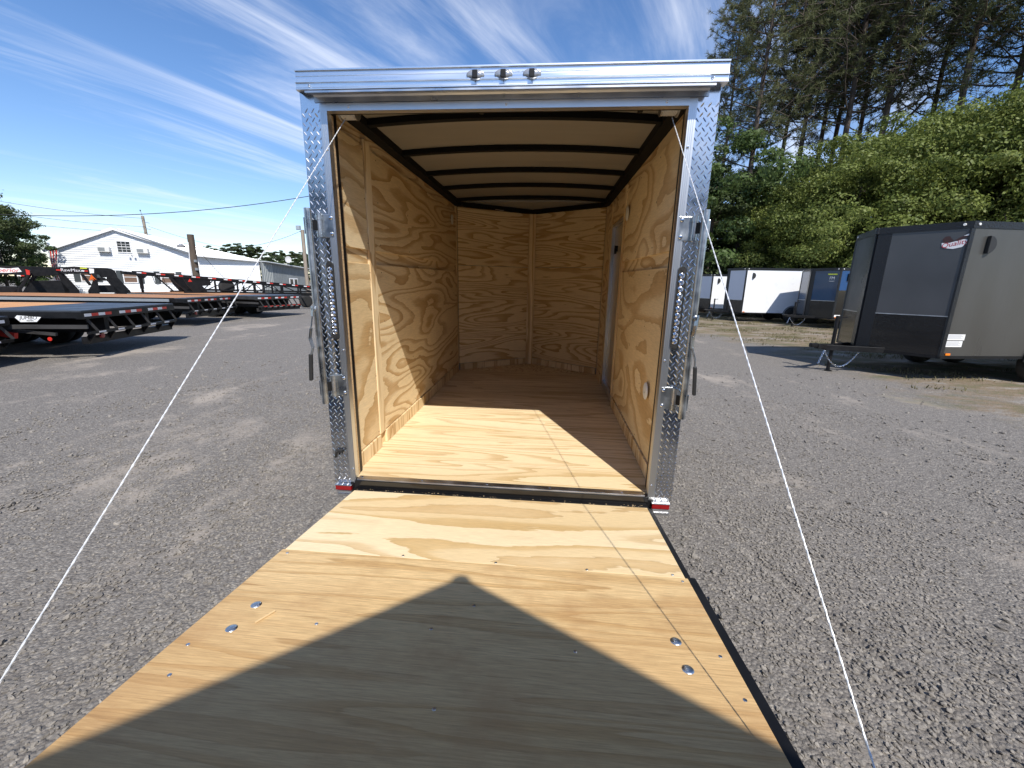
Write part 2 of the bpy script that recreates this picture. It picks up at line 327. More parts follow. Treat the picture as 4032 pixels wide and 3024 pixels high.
# loose stones on the gravel near the camera, one object, stones instanced on its points
def scatter(name,pts,mat,smin,smax,prim='stone',seed=1):
    me=bpy.data.meshes.new(name); me.from_pydata(pts,[],[]); o=link(name,me,None,kind='stuff')
    ng=bpy.data.node_groups.new(name,'GeometryNodeTree'); ng.interface.new_socket('Geometry',in_out='INPUT',socket_type='NodeSocketGeometry'); ng.interface.new_socket('Geometry',in_out='OUTPUT',socket_type='NodeSocketGeometry')
    n=ng.nodes; l=ng.links; gi=n.new('NodeGroupInput'); go=n.new('NodeGroupOutput')
    if prim=='stone':
        ic=n.new('GeometryNodeMeshIcoSphere'); ic.inputs['Radius'].default_value=1; ic.inputs['Subdivisions'].default_value=2
        sp=n.new('GeometryNodeSetPosition'); nz=n.new('ShaderNodeTexNoise'); nz.inputs['Scale'].default_value=1.1; nz.inputs['Detail'].default_value=1
        vm=n.new('ShaderNodeVectorMath'); vm.operation='SUBTRACT'; vm.inputs[1].default_value=(.5,.5,.5)
        vs_=n.new('ShaderNodeVectorMath'); vs_.operation='SCALE'; vs_.inputs['Scale'].default_value=1.5
        l.new(nz.outputs['Color'],vm.inputs[0]); l.new(vm.outputs[0],vs_.inputs[0]); l.new(ic.outputs[0],sp.inputs[0]); l.new(vs_.outputs[0],sp.inputs['Offset']); inst=sp.outputs[0]
    else:
        cn=n.new('GeometryNodeMeshCone'); cn.inputs['Vertices'].default_value=3; cn.inputs['Radius Bottom'].default_value=.06; cn.inputs['Depth'].default_value=1.; inst=cn.outputs[0]
    sm=n.new('GeometryNodeSetMaterial'); sm.inputs['Material'].default_value=mat; l.new(inst,sm.inputs[0])
    ip=n.new('GeometryNodeInstanceOnPoints'); l.new(gi.outputs[0],ip.inputs[0]); l.new(sm.outputs[0],ip.inputs['Instance'])
    rv=n.new('FunctionNodeRandomValue'); rv.data_type='FLOAT_VECTOR'
    if prim=='stone': rv.inputs[0].default_value=(-.5,-.5,0); rv.inputs[1].default_value=(.5,.5,6.28)
    else: rv.inputs[0].default_value=(-.6,-.6,0); rv.inputs[1].default_value=(.6,.6,6.28)
    l.new(rv.outputs[0],ip.inputs['Rotation'])
    rs=n.new('FunctionNodeRandomValue'); rs.data_type='FLOAT_VECTOR'; rs.inputs[0].default_value=smin; rs.inputs[1].default_value=smax; rs.inputs['Seed'].default_value=3; l.new(rs.outputs[0],ip.inputs['Scale'])
    l.new(ip.outputs[0],go.inputs[0]); md=o.modifiers.new('scatter','NODES'); md.node_group=ng; me.materials.append(mat)
    return o
def stone_mat():
    g=G('gravel_stone'); r=g.n('ShaderNodeObjectInfo').outputs['Random']; ps=g.n('ShaderNodeNewGeometry').outputs['Position']
    n=g.n('ShaderNodeTexNoise',{'Vector':ps,'Scale':130.,'Detail':4.}).outputs[0]
    c=g.ramp(g.math('MULTIPLY_ADD',n,.5,g.math('MULTIPLY',r,.6)),[(.15,(.150,.137,.122)),(.5,(.215,.197,.176)),(.8,(.262,.240,.213)),(.97,(.38,.345,.30))]).outputs[0]
    g.t.links.new(c,g.b.inputs['Base Color']); g.b.inputs['Roughness'].default_value=.9; g.b.inputs['Specular IOR Level'].default_value=.2; return g.m
stm=stone_mat(); pts=[]; rs=random.Random(3)
def dens(x,y):
    t=noise.noise(Vector((x*.8,y*.8,9.)))*.6+noise.noise(Vector((x*2.6,y*2.6,2.)))*.5
    return max(0.05,min(1,.55+t*1.3))
for _ in range(150000):
    x=rs.uniform(-5.2,4.6); y=rs.uniform(-2.2,4.0)
    if -.75<x<.75: continue
    d=math.hypot(x-.24,y+2.06)
    if rs.random()>dens(x,y)*min(1,(2.3/max(d,.1))**1.6): continue
    pts.append((x,y,gz(x,y)+.002))
scatter('gravel_stones',pts,stm,(.0045,.0045,.0035),(.0125,.0105,.008))
pts2=[]
for _ in range(1400):
    x=rs.uniform(-6,6); y=rs.uniform(-2,6)
    if abs(x)<.85: continue
    pts2.append((x,y,gz(x,y)+.004))
scatter('larger_stones',pts2,stm,(.010,.009,.007),(.026,.021,.015))
grassm=M('dry_grass',(.15,.13,.055),.8,var=(1.5,.6)); gp=[]
for _ in range(60000):
    x=rs.uniform(3.,24); y=rs.uniform(5,24)
    v=x+max(0,y-11)*.5+2.5*noise.noise(Vector((x*.5,y*.5,0)))
    if v<6.2+rs.random()*2 or noise.noise(Vector((x*.6,y*1.1,4.)))<-.02+rs.random()*.25: continue
    gp.append((x,y,.015))
scatter('grass',gp,grassm,(.12,.12,.02),(.25,.25,.075),'grass')

# ------------------------------------------------------------------ open cargo trailer in front of the camera
TR=empty('cargo_trailer',None,label='open enclosed cargo trailer in the centre with plywood interior and its rear ramp let down',cat='trailer',matrix=FRAME)
Wd,XI,HO,XF,HC,LN,ND=.915,.792,1.8085,.83,1.867,2.9,.565
# floor
fl=[(.02,.535),(.537,1.70),(1.702,LN)]
for a,b in fl: MB().box(-.845,.845,a,b,-.018,0).build('floor_panel',ply_floor,TR)
MB().prism([(-.845,LN+.002,-.018),(.845,LN+.002,-.018),(0,LN+ND+.01,-.018)],(0,0,.0175)).build('floor_panel',ply_strip,TR)
# side walls
def side(s):
    X=lambda d:(s*(XF+.012),s*(XF+.012-d))      # backing face .. proud by d
    def panel(y0,y1,z0,z1,d,mat,name='wall_panel',bev=.0015):
        a,b=sorted((s*(XF+.0125),s*(XF+.0125-d))); return MB().box(a,b,y0,y1,z0,z1).build(name,mat,TR,bev)
    # backing sheet, left open at the side door
    m=MB(); a,b=sorted((s*(XF+.013),s*(XF+.024)))
    if s<0: m.box(a,b,.06,LN,-.01,HC)
    else: m.box(a,b,.06,1.70,-.01,HC).box(a,b,2.43,LN,-.01,HC).box(a,b,1.70,2.43,1.63,HC)
    m.build('wall_backing',ply_wall,TR)
    rng=[(.062,.448),(.542,LN-.055)] if s<0 else [(.062,1.62),(2.47,LN-.055)]
    for i,(y0,y1) in enumerate(rng):
        panel(y0,y1,.092,1.16,.012,ply_wall2 if i==0 else ply_wall); panel(y0,y1,1.24,1.795,.012,ply_wall2 if (s>0 or i==0) else ply_wall)
        panel(y0,y1,0.001,.086,.022,ply_strip,'baseboard')
    if s<0: panel(.452,.538,.0875,1.83,.017,ply_strip,'batten')
    else:
        panel(1.625,1.70,.0875,1.83,.020,ply_strip,'batten'); panel(2.43,2.465,.0,1.80,.018,ply_strip,'batten')
        panel(1.702,2.428,1.64,1.80,.010,ply_wall)
    panel(LN-.05,LN-.002,.0,HC-.003,.016,ply_strip,'batten')
side(-1); side(1)
for s in(-1,1):
    ys=(.095,.41,.60,1.15,1.75,2.35,2.80) if s<0 else (.095,.55,1.05,1.58)
    for y in ys:
        for z in(.13,.48,.82,1.12,1.28,1.52,1.76): MB().lathe((s*.8175,y+random.uniform(-.008,.008),z+random.uniform(-.01,.01)),(-s,0,0),[(-.0006,.0042),(.0004,.0038)],7).build('screw',scr,TR)
# nose walls
for s in(-1,1):
    p0=Vector((s*XF,LN,0)); p1=Vector((0,LN+ND,0)); u=(p1-p0).normalized(); ln=(p1-p0).length; nrm=Vector((-u.y*(1),u.x,0)); 
    if nrm.y>0: nrm=-nrm
    def npan(a,b,z0,z1,d,mat,name,bev=.001):
        q=[p0+u*a-nrm*.01,p0+u*b-nrm*.01,p0+u*b+nrm*d,p0+u*a+nrm*d]; q=[v+Vector((0,0,z0)) for v in q]
        MB().prism(q,(0,0,z1-z0)).build(name,mat,TR,bev)
    npan(.01,ln-.03,.080,1.233,0,ply_nose,'nose_panel'); npan(.01,ln-.03,1.237,HC-.003,0,ply_nose,'nose_panel')
    npan(.02,ln-.03,.001,.075,.006,ply_strip,'baseboard')
MB().prism([(-.045,LN+ND-.036,.0),(.045,LN+ND-.036,.0),(.045,LN+ND-.05,.0),(.0,LN+ND-.046,.0),(-.045,LN+ND-.05,.0)],(0,0,HC-.004)).build('batten',ply_strip,TR,.001)
# roof: lining, bows, rails
def arch(x): return .036*(1-(x/.86)**2)
def arched(y0,y1,zb,th,x1=.80,n=24):
    m=MB(); 
    for i in range(n):
        a=-x1+2*x1*i/n; b=-x1+2*x1*(i+1)/n
        m.add([(a,y0,zb+arch(a)),(b,y0,zb+arch(b)),(b,y1,zb+arch(b)),(a,y1,zb+arch(a)),(a,y0,zb+th+arch(a)),(b,y0,zb+th+arch(b)),(b,y1,zb+th+arch(b)),(a,y1,zb+th+arch(a))],
              [(0,3,2,1),(4,5,6,7),(0,1,5,4),(2,3,7,6)]+([(3,0,4,7)] if i==0 else [])+([(1,2,6,5)] if i==n-1 else []),True)
    return m
arched(.062,LN+ND,1.905,.004,.86).build('roof_lining',luan,TR)
for y in(.42,.985,1.545,2.09,2.68): 
    m=arched(y-.022,y+.022,1.872,.03,.80); m.v and None
    m2=arched(y+.0225,y+.042,1.889,.006,.80); m.v+=[]; 
    m.build('roof_bow',matteb,TR); m2.build('roof_bow',matteb,TR)
for s in(-1,1):
    a,b=sorted((s*.775,s*.862)); MB().box(a,b,.062,LN,HC,1.925).build('roof_rail',matteb,TR,.003)
    MB().bar((s*.83,LN+.005,1.89),(0,LN+ND,1.89),.075,.046).build('nose_rail',matteb,TR)
m=MB().tube([(-.42,3.11,1.868),(-.40,3.08,1.862),(-.36,3.13,1.862),(-.33,3.17,1.868)],.002,5); m.build('wire_end',whitepl,TR)
# outer shell
shell=M('outer_skin',(.30,.31,.32),.35,.0,var=(2,.05))
for s in(-1,1):
    a,b=sorted((s*.868,s*.905)); MB().box(a,b,.10,LN,-.05,1.93).build('outer_skin',shell,TR)
    MB().bar((s*.90,LN,.94),(0,LN+ND+.05,.94),.012,1.98).build('outer_skin',shell,TR)
m=arched(.06,LN,1.912,.02,.90); m.build('roof_skin',shell,TR)
MB().prism([(-.90,LN,1.915),(.90,LN,1.915),(0,LN+ND+.06,1.915)],(0,0,.02)).build('roof_skin',shell,TR)
m=MB()
for s in(-1,1): m.bar((s*.84,0.02,-.075),(s*.84,LN,-.075),.05,.10)
for i in range(6): m.bar((-.815,.25+i*.5,-.075),(.815,.25+i*.5,-.075),.04,.08)
m.bar((-.8,LN,-.075),(0,LN+1.25,-.075),.06,.08); m.bar((.8,LN,-.0751),(0,LN+1.25,-.0751),.06,.08)
m.build('chassis',steelb,TR)
# wheels
def wheel(parent,c,axis,r=.34,w=.2,rimm=None):
    t=MB().lathe(c,axis,[(-w/2,r*.62),(-w/2,r*.9),(-w*.42,r*.97),(-w*.3,r),(w*.3,r),(w*.42,r*.97),(w/2,r*.9),(w/2,r*.62)],28).build('tyre',rubber,parent)
    m=MB().lathe(c,axis,[(-w*.35,r*.63),(w*.42,r*.63),(w*.46,r*.58),(w*.30,r*.52),(w*.22,r*.2),(w*.34,r*.16),(w*.34,.001)],24)
    ax=Vector(axis).normalized(); x=ax.cross(Vector((0,0,1))).normalized(); y=ax.cross(x)
    for k in range(6):
        a=k*math.pi/3; p=Vector(c)+ax*w*.25+(x*math.cos(a)+y*math.sin(a))*r*.36; m.lathe(p,axis,[(0,.03),(.012,.028)],8)
    m.build('rim',rimm or steelb,t); return t
for s in(-1,1):
    wheel(TR,(s*1.03,1.45,-.47+.33+.005),(s,0,0),.33)
    m=MB()
    for i in range(12):
        a=math.pi*i/12; b=math.pi*(i+1)/12; R=.42
        q=[(s*.91,1.45+R*math.cos(a),-.14+R*math.sin(a)*.9),(s*1.15,1.45+R*math.cos(a),-.14+R*math.sin(a)*.9),(s*1.15,1.45+R*math.cos(b),-.14+R*math.sin(b)*.9),(s*.91,1.45+R*math.cos(b),-.14+R*math.sin(b)*.9)]
        m.prism(q,(0,0,-.006))
    m.build('fender',alum2,TR)
MB().tube([(0,LN+1.2,-.46),(0,LN+1.2,.25)],.03,12).build('jack',zinc,TR)
# rear frame: posts, header, diamond plate
def lug_mesh(regions,y,seed=0):
    """raised tread bars on the plate; regions: (x0,x1,z0,z1)"""
    m=MB()
    for x0,x1,z0,z1 in regions:
        px=.0305; pz=.0185; k=0
        z=z0+.008
        while z<z1-.006:
            x=x0+.010+(px/2 if k%2 else 0); d=1 if k%2 else -1
            while x<x1-.004:
                a=rad(52)*d+rad(0); c,s_=math.cos(a),math.sin(a); hl=.0135; hw=.0030
                q=[(-hl,0),(-hl*.45,hw),(hl*.45,hw),(hl,0),(hl*.45,-hw),(-hl*.45,-hw)]
                vs=[(x+p*c-r*s_,y,z+p*s_+r*c) for p,r in q]
                t=[(x+p*c-r*s_,y-.0013,z+p*s_+r*c) for p,r in [(-hl*.62,0),(hl*.62,0)]]
                m.add(vs+t,[(0,1,6),(1,2,7,6),(2,3,7),(3,4,7),(4,5,6,7),(5,0,6)]); x+=px
            z+=pz; k+=1
    return m
for s in(-1,1):
    a,b=sorted((s*.80,s*.905)); MB().box(a,b,.012,.10,-.045,1.90).build('corner_post',steelb,TR)
    a,b=sorted((s*.822,s*Wd)); m=MB().box(a,b,.0,.011,-.028,1.908); a2,b2=sorted((s*.9155,s*.906)); m.box(a2,b2,.0112,.13,-.03,1.908)
    pl=m.build('corner_plate',plate,TR,.001)
    lug_mesh([(a,b,-.028,1.835)],0).build('tread_bars',plate,pl,kind='stuff')
m=MB().box(-.8215,.8215,.0,.011,1.8385,1.908); hp=m.build('header_plate',plate,TR)
lug_mesh([(-.82,.82,1.872,1.905)],0).build('tread_bars',plate,hp,kind='stuff')
MB().box(-.80,.80,.012,.058,HO+.004,1.90).build('header_beam',steelb,TR)
# aluminium trims round the opening
for s in(-1,1):
    a,b=sorted((s*XI,s*.826)); m=MB().box(a,b,-.004,-.0005,-.02,1.836)
    m.box(a,b,-.0065,-.0042,-.02,1.81) if False else None
    for q in(.800,.808,.816): 
        c,d=sorted((s*q,s*(q+.0035))); m.box(c,d,-.0058,-.0042,-.02,1.81)
    c,d=sorted((s*XI,s*(XI+.003))); m.box(c,d,-.0002,.035,-.02,1.808); t=m.build('jamb_trim',satin,TR)
    c,d=sorted((s*(XI+.0035),s*(XI+.02))); MB().box(c,d,.0355,.040,.0,1.808).build('door_seal',rubber,TR); c,d=sorted((s*(XI+.004),s*(XI+.0076))); MB().box(c,d,.0405,.0615,.0,1.808).build('jamb_liner',ply_edge,TR)
    for z in(.06,.72,1.65): MB().lathe((s*.804,-.006,z),(0,-1,0),[(0,.0055),(.002,.005),(.0035,.002)],10).build('rivet',chrome,TR)
m=MB().box(-XI,XI,-.004,-.0005,HO,1.838); m.box(-XI,XI,-.0002,.035,HO,HO+.003); m.build('header_trim',satin,TR)
for x in(-.69,.02,.70): MB().lathe((x,-.004,1.823),(0,-1,0),[(0,.0055),(.002,.005),(.0035,.002)],10).build('rivet',chrome,TR)
def xprof(prof,x0,x1): return MB().prism([(x0,y,z) for y,z in prof],(x1-x0,0,0))
cap=xprof([(0,1.956),(-.040,1.956),(-.0525,1.9535),(-.0525,1.9475),(-.0455,1.9455),(-.0465,1.929),(-.0445,1.9275),(-.0465,1.926),(-.0475,1.9085),(-.0555,1.9065),(-.0555,1.9015),(-.0485,1.8995),(-.0485,1.884),(-.053,1.880),(-.053,1.8755),(-.040,1.873),(0,1.876)],-.900,.9235).build('roof_cap',alum,TR)
drip=xprof([(0,1.880),(-.02,1.876),(-.082,1.859),(-.082,1.8515),(-.078,1.8515),(-.012,1.868),(-.006,1.862),(-.0045,1.842),(-.0005,1.842)],-.845,.868).build('drip_rail',alum2,TR)
for x in(-.80,-.31,.01,.33,.83): MB().lathe((x,-.005,1.853),(0,-1,0),[(0,.006),(.004,.005)],8).build('rivet',zinc,TR)
for x in(-.84,.86): MB().lathe((x,-.0485,1.891),(0,-1,0),[(0,.006),(.003,.005),(.005,.002)],10).build('rivet',chrome,TR)
for x in(-.107,.012,.131):
    mk=MB().lathe((x,-.046,1.917),(0,-1,0),[(0,.021),(.006,.0205),(.012,.016),(.015,.008)],18)
    mk.v=[(x+(v[0]-x)*1.85,v[1],v[2]) for v in mk.v]; L_=mk.build('marker_light',clearlens,TR)
    MB().cbox((x,-.0635,1.916),(.022,.008,.030)).build('bulb_holder',steelb,L_,.002)
    MB().tube([(x,-.056,1.898),(x+.002,-.057,1.892),(x-.001,-.055,1.888)],.0012,5).build('wire',blackpl,L_)
MB().box(-.86,.86,.0125,.075,1.9005,1.9455).build('roof_closure',matteb,TR)
# sill
MB().box(-XI,XI,-.021,.019,-.055,-.001).build('sill_channel',blackgl,TR,.002)
MB().box(-XI,XI,-.052,-.0215,-.066,-.05).build('hinge_strip',steelb,TR,.002)
m=MB().box(-.782,.775,-.012,.030,.0004,.0045).box(-.782,.775,-.0155,-.0122,-.008,.0043); m.build('sill_trim',alum2,TR,.001)
for x in(-.76,-.42,-.06,.28,.66): MB().lathe((x,.012,.0045),(0,0,1),[(0,.006),(.002,.005)],10).build('rivet',chrome,TR)
# chips and dust in the sill channel
m=MB(); rr=random.Random(5)
for _ in range(90):
    x=rr.uniform(-.78,.78); y=rr.uniform(-.05,-.024); s_=rr.uniform(.001,.0035); m.cbox((x,y,-.0485),(s_*1.6,s_,.001))
m.build('wood_chips',W_mat:=M('wood_chip',(.62,.45,.26),.8),TR,kind='stuff')
# lower corner hardware
for s in(-1,1):
    a,b=sorted((s*.812,s*.902)); lens=MB().box(a,b,-.028,-.002,-.062,-.0345).build('clearance_light',redlens,TR,.003)
    MB().box((a+b)/2-.0012,(a+b)/2+.0012,-.0295,-.0282,-.060,-.036).build('lens_rib',redlens,lens)
    MB().box(a-.002,b+.002,-.030,0,-.0342,-.0295).build('light_housing',alum,TR,.001)
    m=MB().box(a+.004,b,-.024,.0,-.080,-.0650).box(a+.010,b,-.030,.0,-.098,-.0805); m.build('bumper_trim',alum,TR,.002)
    c,d=sorted((s*.793,s*.82)); MB().box(c,d,-.012,-.001,-.06,-.0205).build('corner_gusset',steelb,TR,.001)
# led light bars
for s in(-1,1):
    cx_=s*.838; z0,z1=.772,1.158; pts_=[]
    def slot(r,y0,y1):
        P=[]
        for k in range(9): a=math.pi*k/8; P.append((cx_+r*math.cos(a),y0,z1-.02+r*math.sin(a)))
        for k in range(9): a=math.pi+math.pi*k/8; P.append((cx_+r*math.cos(a),y0,z0+.02+r*math.sin(a)))
        return MB().prism(P,(0,y1-y0,0))
    bar_=slot(.0215,-.006,-.0003).build('led_light_bar',chrome,TR)
    slot(.0180,-.0085,-.0062).build('bar_base',blackpl,bar_)
    n=11
    for k in range(n):
        z=z0+.042+(z1-z0-.084)*k/(n-1)
        l1=MB().lathe((cx_,-.0087,z),(0,-1,0),[(0,.0138),(.002,.0135),(.0035,.0105),(.002,.0085),(.0040,.006),(.0035,.0035),(.006,.002)],16).build('led',chrome,bar_)
    for z in(z0+.014,z1-.014): MB().lathe((cx_,-.0087,z),(0,-1,0),[(0,.007),(.002,.0065)],10).build('screw',blackpl,bar_)
# door bar locks
for s in(-1,1):
    xb=s*.897
    br=MB().tube([(xb,-.055,.447),(xb,-.055,1.392)],.0165,18).build('lock_bar',zinc,TR)
    for z0,z1 in((1.268,1.372),(.478,.588)):
        a,b=sorted((s*.802,s*.858)); hb=MB().box(a,b,-.006,-.001,z0,z1).build('hinge_plate',zinc,TR,.0015)
        m=MB()
        for za,zb_ in((z0,z0+.026),(z1-.026,z1)): m.lathe((s*.866,-.017,za),(0,0,1),[(0,.0145),(zb_-za,.0145)],16)
        m.build('hinge_knuckle',zinc,hb)
        MB().lathe((s*.866,-.017,z0+.0265),(0,0,1),[(0,.0125),(z1-z0-.053,.0125)],16).build('hinge_pin',alum2,hb)
        MB().bar((s*.866,-.018,(z0+z1)/2),(s*.893,-.050,(z0+z1)/2),.008,(z1-z0)*.44).build('hinge_arm',steelb,hb)
        for z in(z0+.016,z1-.016): MB().lathe((s*.814,-.006,z),(0,-1,0),[(0,.0092),(.003,.0085),(.006,.004)],14).build('bolt',chrome,hb)
        MB().bar((xb+s*.015,-.058,z0+.01),(xb+s*.015,-.058,z1-.02),.008,.014).build('weld_tab',zinc,br,.003)
    MB().lathe((xb+s*.004,-.072,.93),(0,-1,0),[(-.005,.014),(.006,.014),(.008,.009),(.012,.008)],14).build('handle_pivot',zinc,br)
    m=MB(); P=[(xb+s*.008,-.078,.945),(xb+s*.010,-.082,.90),(xb+s*.020,-.088,.84),(xb+s*.030,-.088,.79),(xb+s*.018,-.090,.745),(xb+s*.032,-.092,.70),(xb+s*.036,-.092,.66)]
    if s>0: P=[(xb+.010,-.078,.945),(xb+.006,-.082,.90),(xb-.002,-.086,.85),(xb+.0,-.088,.80),(xb+.018,-.090,.745),(xb+.022,-.092,.70),(xb+.026,-.092,.66)]
    for i in range(len(P)-1): m.bar(P[i],Vector(P[i+1])+(Vector(P[i+1])-Vector(P[i])).normalized()*.004,.018,.007)
    m.build('handle_lever',zinc,br,.001)
    g0=Vector(P[-2])+Vector((0,0,.012)); MB().bar(g0,g0+Vector((s*.010,-.002,-.135)),.024,.016).build('handle_grip',blackpl,br,.004)
# black rubber latch on the lower left post
m=MB().cbox((-.868,-.012,.165),(.040,.020,.016)); m.bar((-.888,-.02,.130),(-.876,-.024,.168),.014,.010); m.bar((-.85,-.02,.17),(-.826,-.022,.185),.008,.006); m.build('door_holdback',blackpl,TR,.002)
# springs, spools and lift cables of the ramp
for s in(-1,1):
    sp_=MB().lathe((s*.695,.10,1.85),(s,0,0),[(0,.030),(.002,.047),(.006,.047),(.008,.040),(.072,.042),(.074,.050),(.080,.050),(.082,.03)],22).build('cable_spool',alum2,TR)
    m=MB()
    for k in range(9):
        x=s*(.706+k*.0068); m.lathe((x,.10,1.85),(s,0,0),[(0,.0415),(.003,.0445),(.006,.0415)],22)
    m.build('wound_cable',cabm,sp_)
    MB().cbox((s*.665,.105,1.87),(.012,.05,.06)).build('spool_bracket',steelb,TR)
MB().tube([(-.66,.10,1.852),(.66,.10,1.852)],.011,10).build('torsion_shaft',steelb,TR)
m=MB()
for x0,x1 in((-.09,.05),(.50,.62)):
    x=x0
    while x<x1: m.lathe((x,.095,1.847),(1,0,0),[(0,.014),(.004,.018),(.008,.014)],10); x+=.010
m.build('spring',steelb,TR); MB().cbox((-.105,.095,1.838),(.022,.03,.03)).cbox((.61,.095,1.835),(.022,.03,.034)).build('spring_anchor',steelb,TR,.003)
def rope(A,B,name,sag=0):
    A=Vector(A);B=Vector(B);m=MB();n=26;d=(B-A).normalized();x=d.cross(Vector((0,0,1))).normalized();y=d.cross(x);ln=(B-A).length
    steps=170
    for j in range(2):
        P=[]
        for i in range(steps+1):
            t=i/steps; a=t*ln/.045*2*math.pi+math.pi*j; P.append(A.lerp(B,t)+(x*math.cos(a)+y*math.sin(a))*.0009)
        m.tube(P,.0014,5)
    return m.build(name,cabm,TR)
rope((-.735,.062,1.80),(-.808,-1.665,.138),'lift_cable'); rope((.742,.060,1.785),(.826,-1.610,.150),'lift_cable')
for p in((-.808,-1.665,.130),(.826,-1.612,.142)): MB().cbox(p,(.02,.05,.035)).build('cable_anchor',zinc,TR,.003)
# interior vents and side door
def disc(c,ax,r,name='vent_cover'): MB().lathe(c,ax,[(0,r),(.004,r),(.007,r*.9),(.008,r*.2)],24).build(name,whitepl,TR)
disc((.819,1.49,1.60),(-1,0,0),.055); disc((.819,.37,.47),(-1,0,0),.05); disc((-.819,2.60,1.69),(1,0,0),.05)
MB().lathe((.8105,.37,.462),(-1,0,0),[(0,.006),(.001,.006)],8).build('screw',zinc,TR)
m=MB(); y0,y1,z0,z1=1.722,2.410,.03,1.62
for a,b,c,d in((y0,y0+.028,z0,z1),(y1-.028,y1,z0,z1),(y0+.0285,y1-.0285,z0,z0+.03),(y0+.0285,y1-.0285,z1-.03,z1)): m.box(.835,.868,a,b,c,d)
dr=m.build('side_door',alum2,TR,.002); MB().box(.862,.872,y0+.029,y1-.029,z0+.031,z1-.031).build('door_panel',M('door_lining',(.42,.38,.32),.25,coat=.3),dr)
m=MB().box(.844,.8605,y0+.045,y0+.065,.77,.88); m.build('door_handle',blackpl,dr,.003)
m=MB().cbox((.85,2.17,1.385),(.03,.05,.05)).cbox((.84,2.14,1.36),(.02,.015,.05)); m.build('door_latch',steelb,dr,.003)
MB().box(.838,.86,y0-.01,y1+.01,.001,.029).build('door_threshold',alum2,dr)
# ramp
def rp(x,t,h=0):   # point on the ramp: t metres from the hinge
    k=1/math.sqrt(1+.105**2); return Vector((x,-.05-t*k+h*.105*k,-.0446+.105*t*k+h*k))
RAMP=FRAME@Matrix.Translation((0,-.05,-.0446))@Matrix.Rotation(math.atan(.105),4,'X').inverted()
rampE=bpy.data.objects.new('ramp_door',None); C.objects.link(rampE); rampE.parent=TR; rampE.matrix_local=Matrix.Translation((0,-.05,-.0446))@Matrix.Rotation(-math.atan(.105),4,'X')
MB().box(-.782,.782,-.612,-.002,-.018,0).build('ramp_flap',ply_flap,rampE,.001)
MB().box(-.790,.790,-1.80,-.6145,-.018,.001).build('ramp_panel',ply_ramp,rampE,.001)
m=MB()
for s in(-1,1):
    a,b=(.784,.806) if s>0 else (-.780,-.76); m.box(a,b,-.60,-.002,-.055,-.003 if s>0 else -.0185); a,b=(.7905,.822) if s>0 else (-.788,-.76); m.box(a,b,-1.84,-.6005,-.055,-.003 if s>0 else -.0185)
m.box(-.7895,.7895,-1.84,-1.8005,-.055,.004)
for y in(-.3,-.7,-1.1,-1.5): m.box(-.783,.783,y-.02,y+.02,-.054,-.0185)
m.build('ramp_frame',steelb,rampE,.002)
MB().box(-.80,.80,-1.83,-.02,-.062,-.0555).build('ramp_skin',shell,rampE)
for x,y in((-.667,-.94),(-.667,-1.047),(.650,-.945),(.652,-1.048)):
    MB().lathe((x,y,.001),(0,0,1),[(0,.0165),(.0014,.0155),(.0030,.012),(.0042,.006),(.0045,.001)],22).build('bolt',zinc,rampE)
for x,y in((-.755,-.64),(-.30,-.60),(.07,-.602),(.42,-.604),(.74,-.598),(.765,-.635),(.76,-.99),(.765,-1.13),(-.70,-1.22),(-.43,-1.0),(-.08,-.98),(.35,-1.02),(.03,-.86),(.0,-1.24),(-.74,-1.12)):
    MB().lathe((x,y,.0012),(0,0,1),[(0,.0055),(.0008,.005),(.0012,.002)],10).build('screw',zinc,rampE)
sl=MB().bar((-.612,-1.02,.0042),(-.586,-.965,.0055),.005,.003); sl=sl.build('wood_splinter',M('splinter',(.70,.50,.25),.7)); sl.matrix_world=RAMP
sl['label']='thin pale wood splinter lying on the ramp beside two left bolt heads'; sl['category']='splinter'

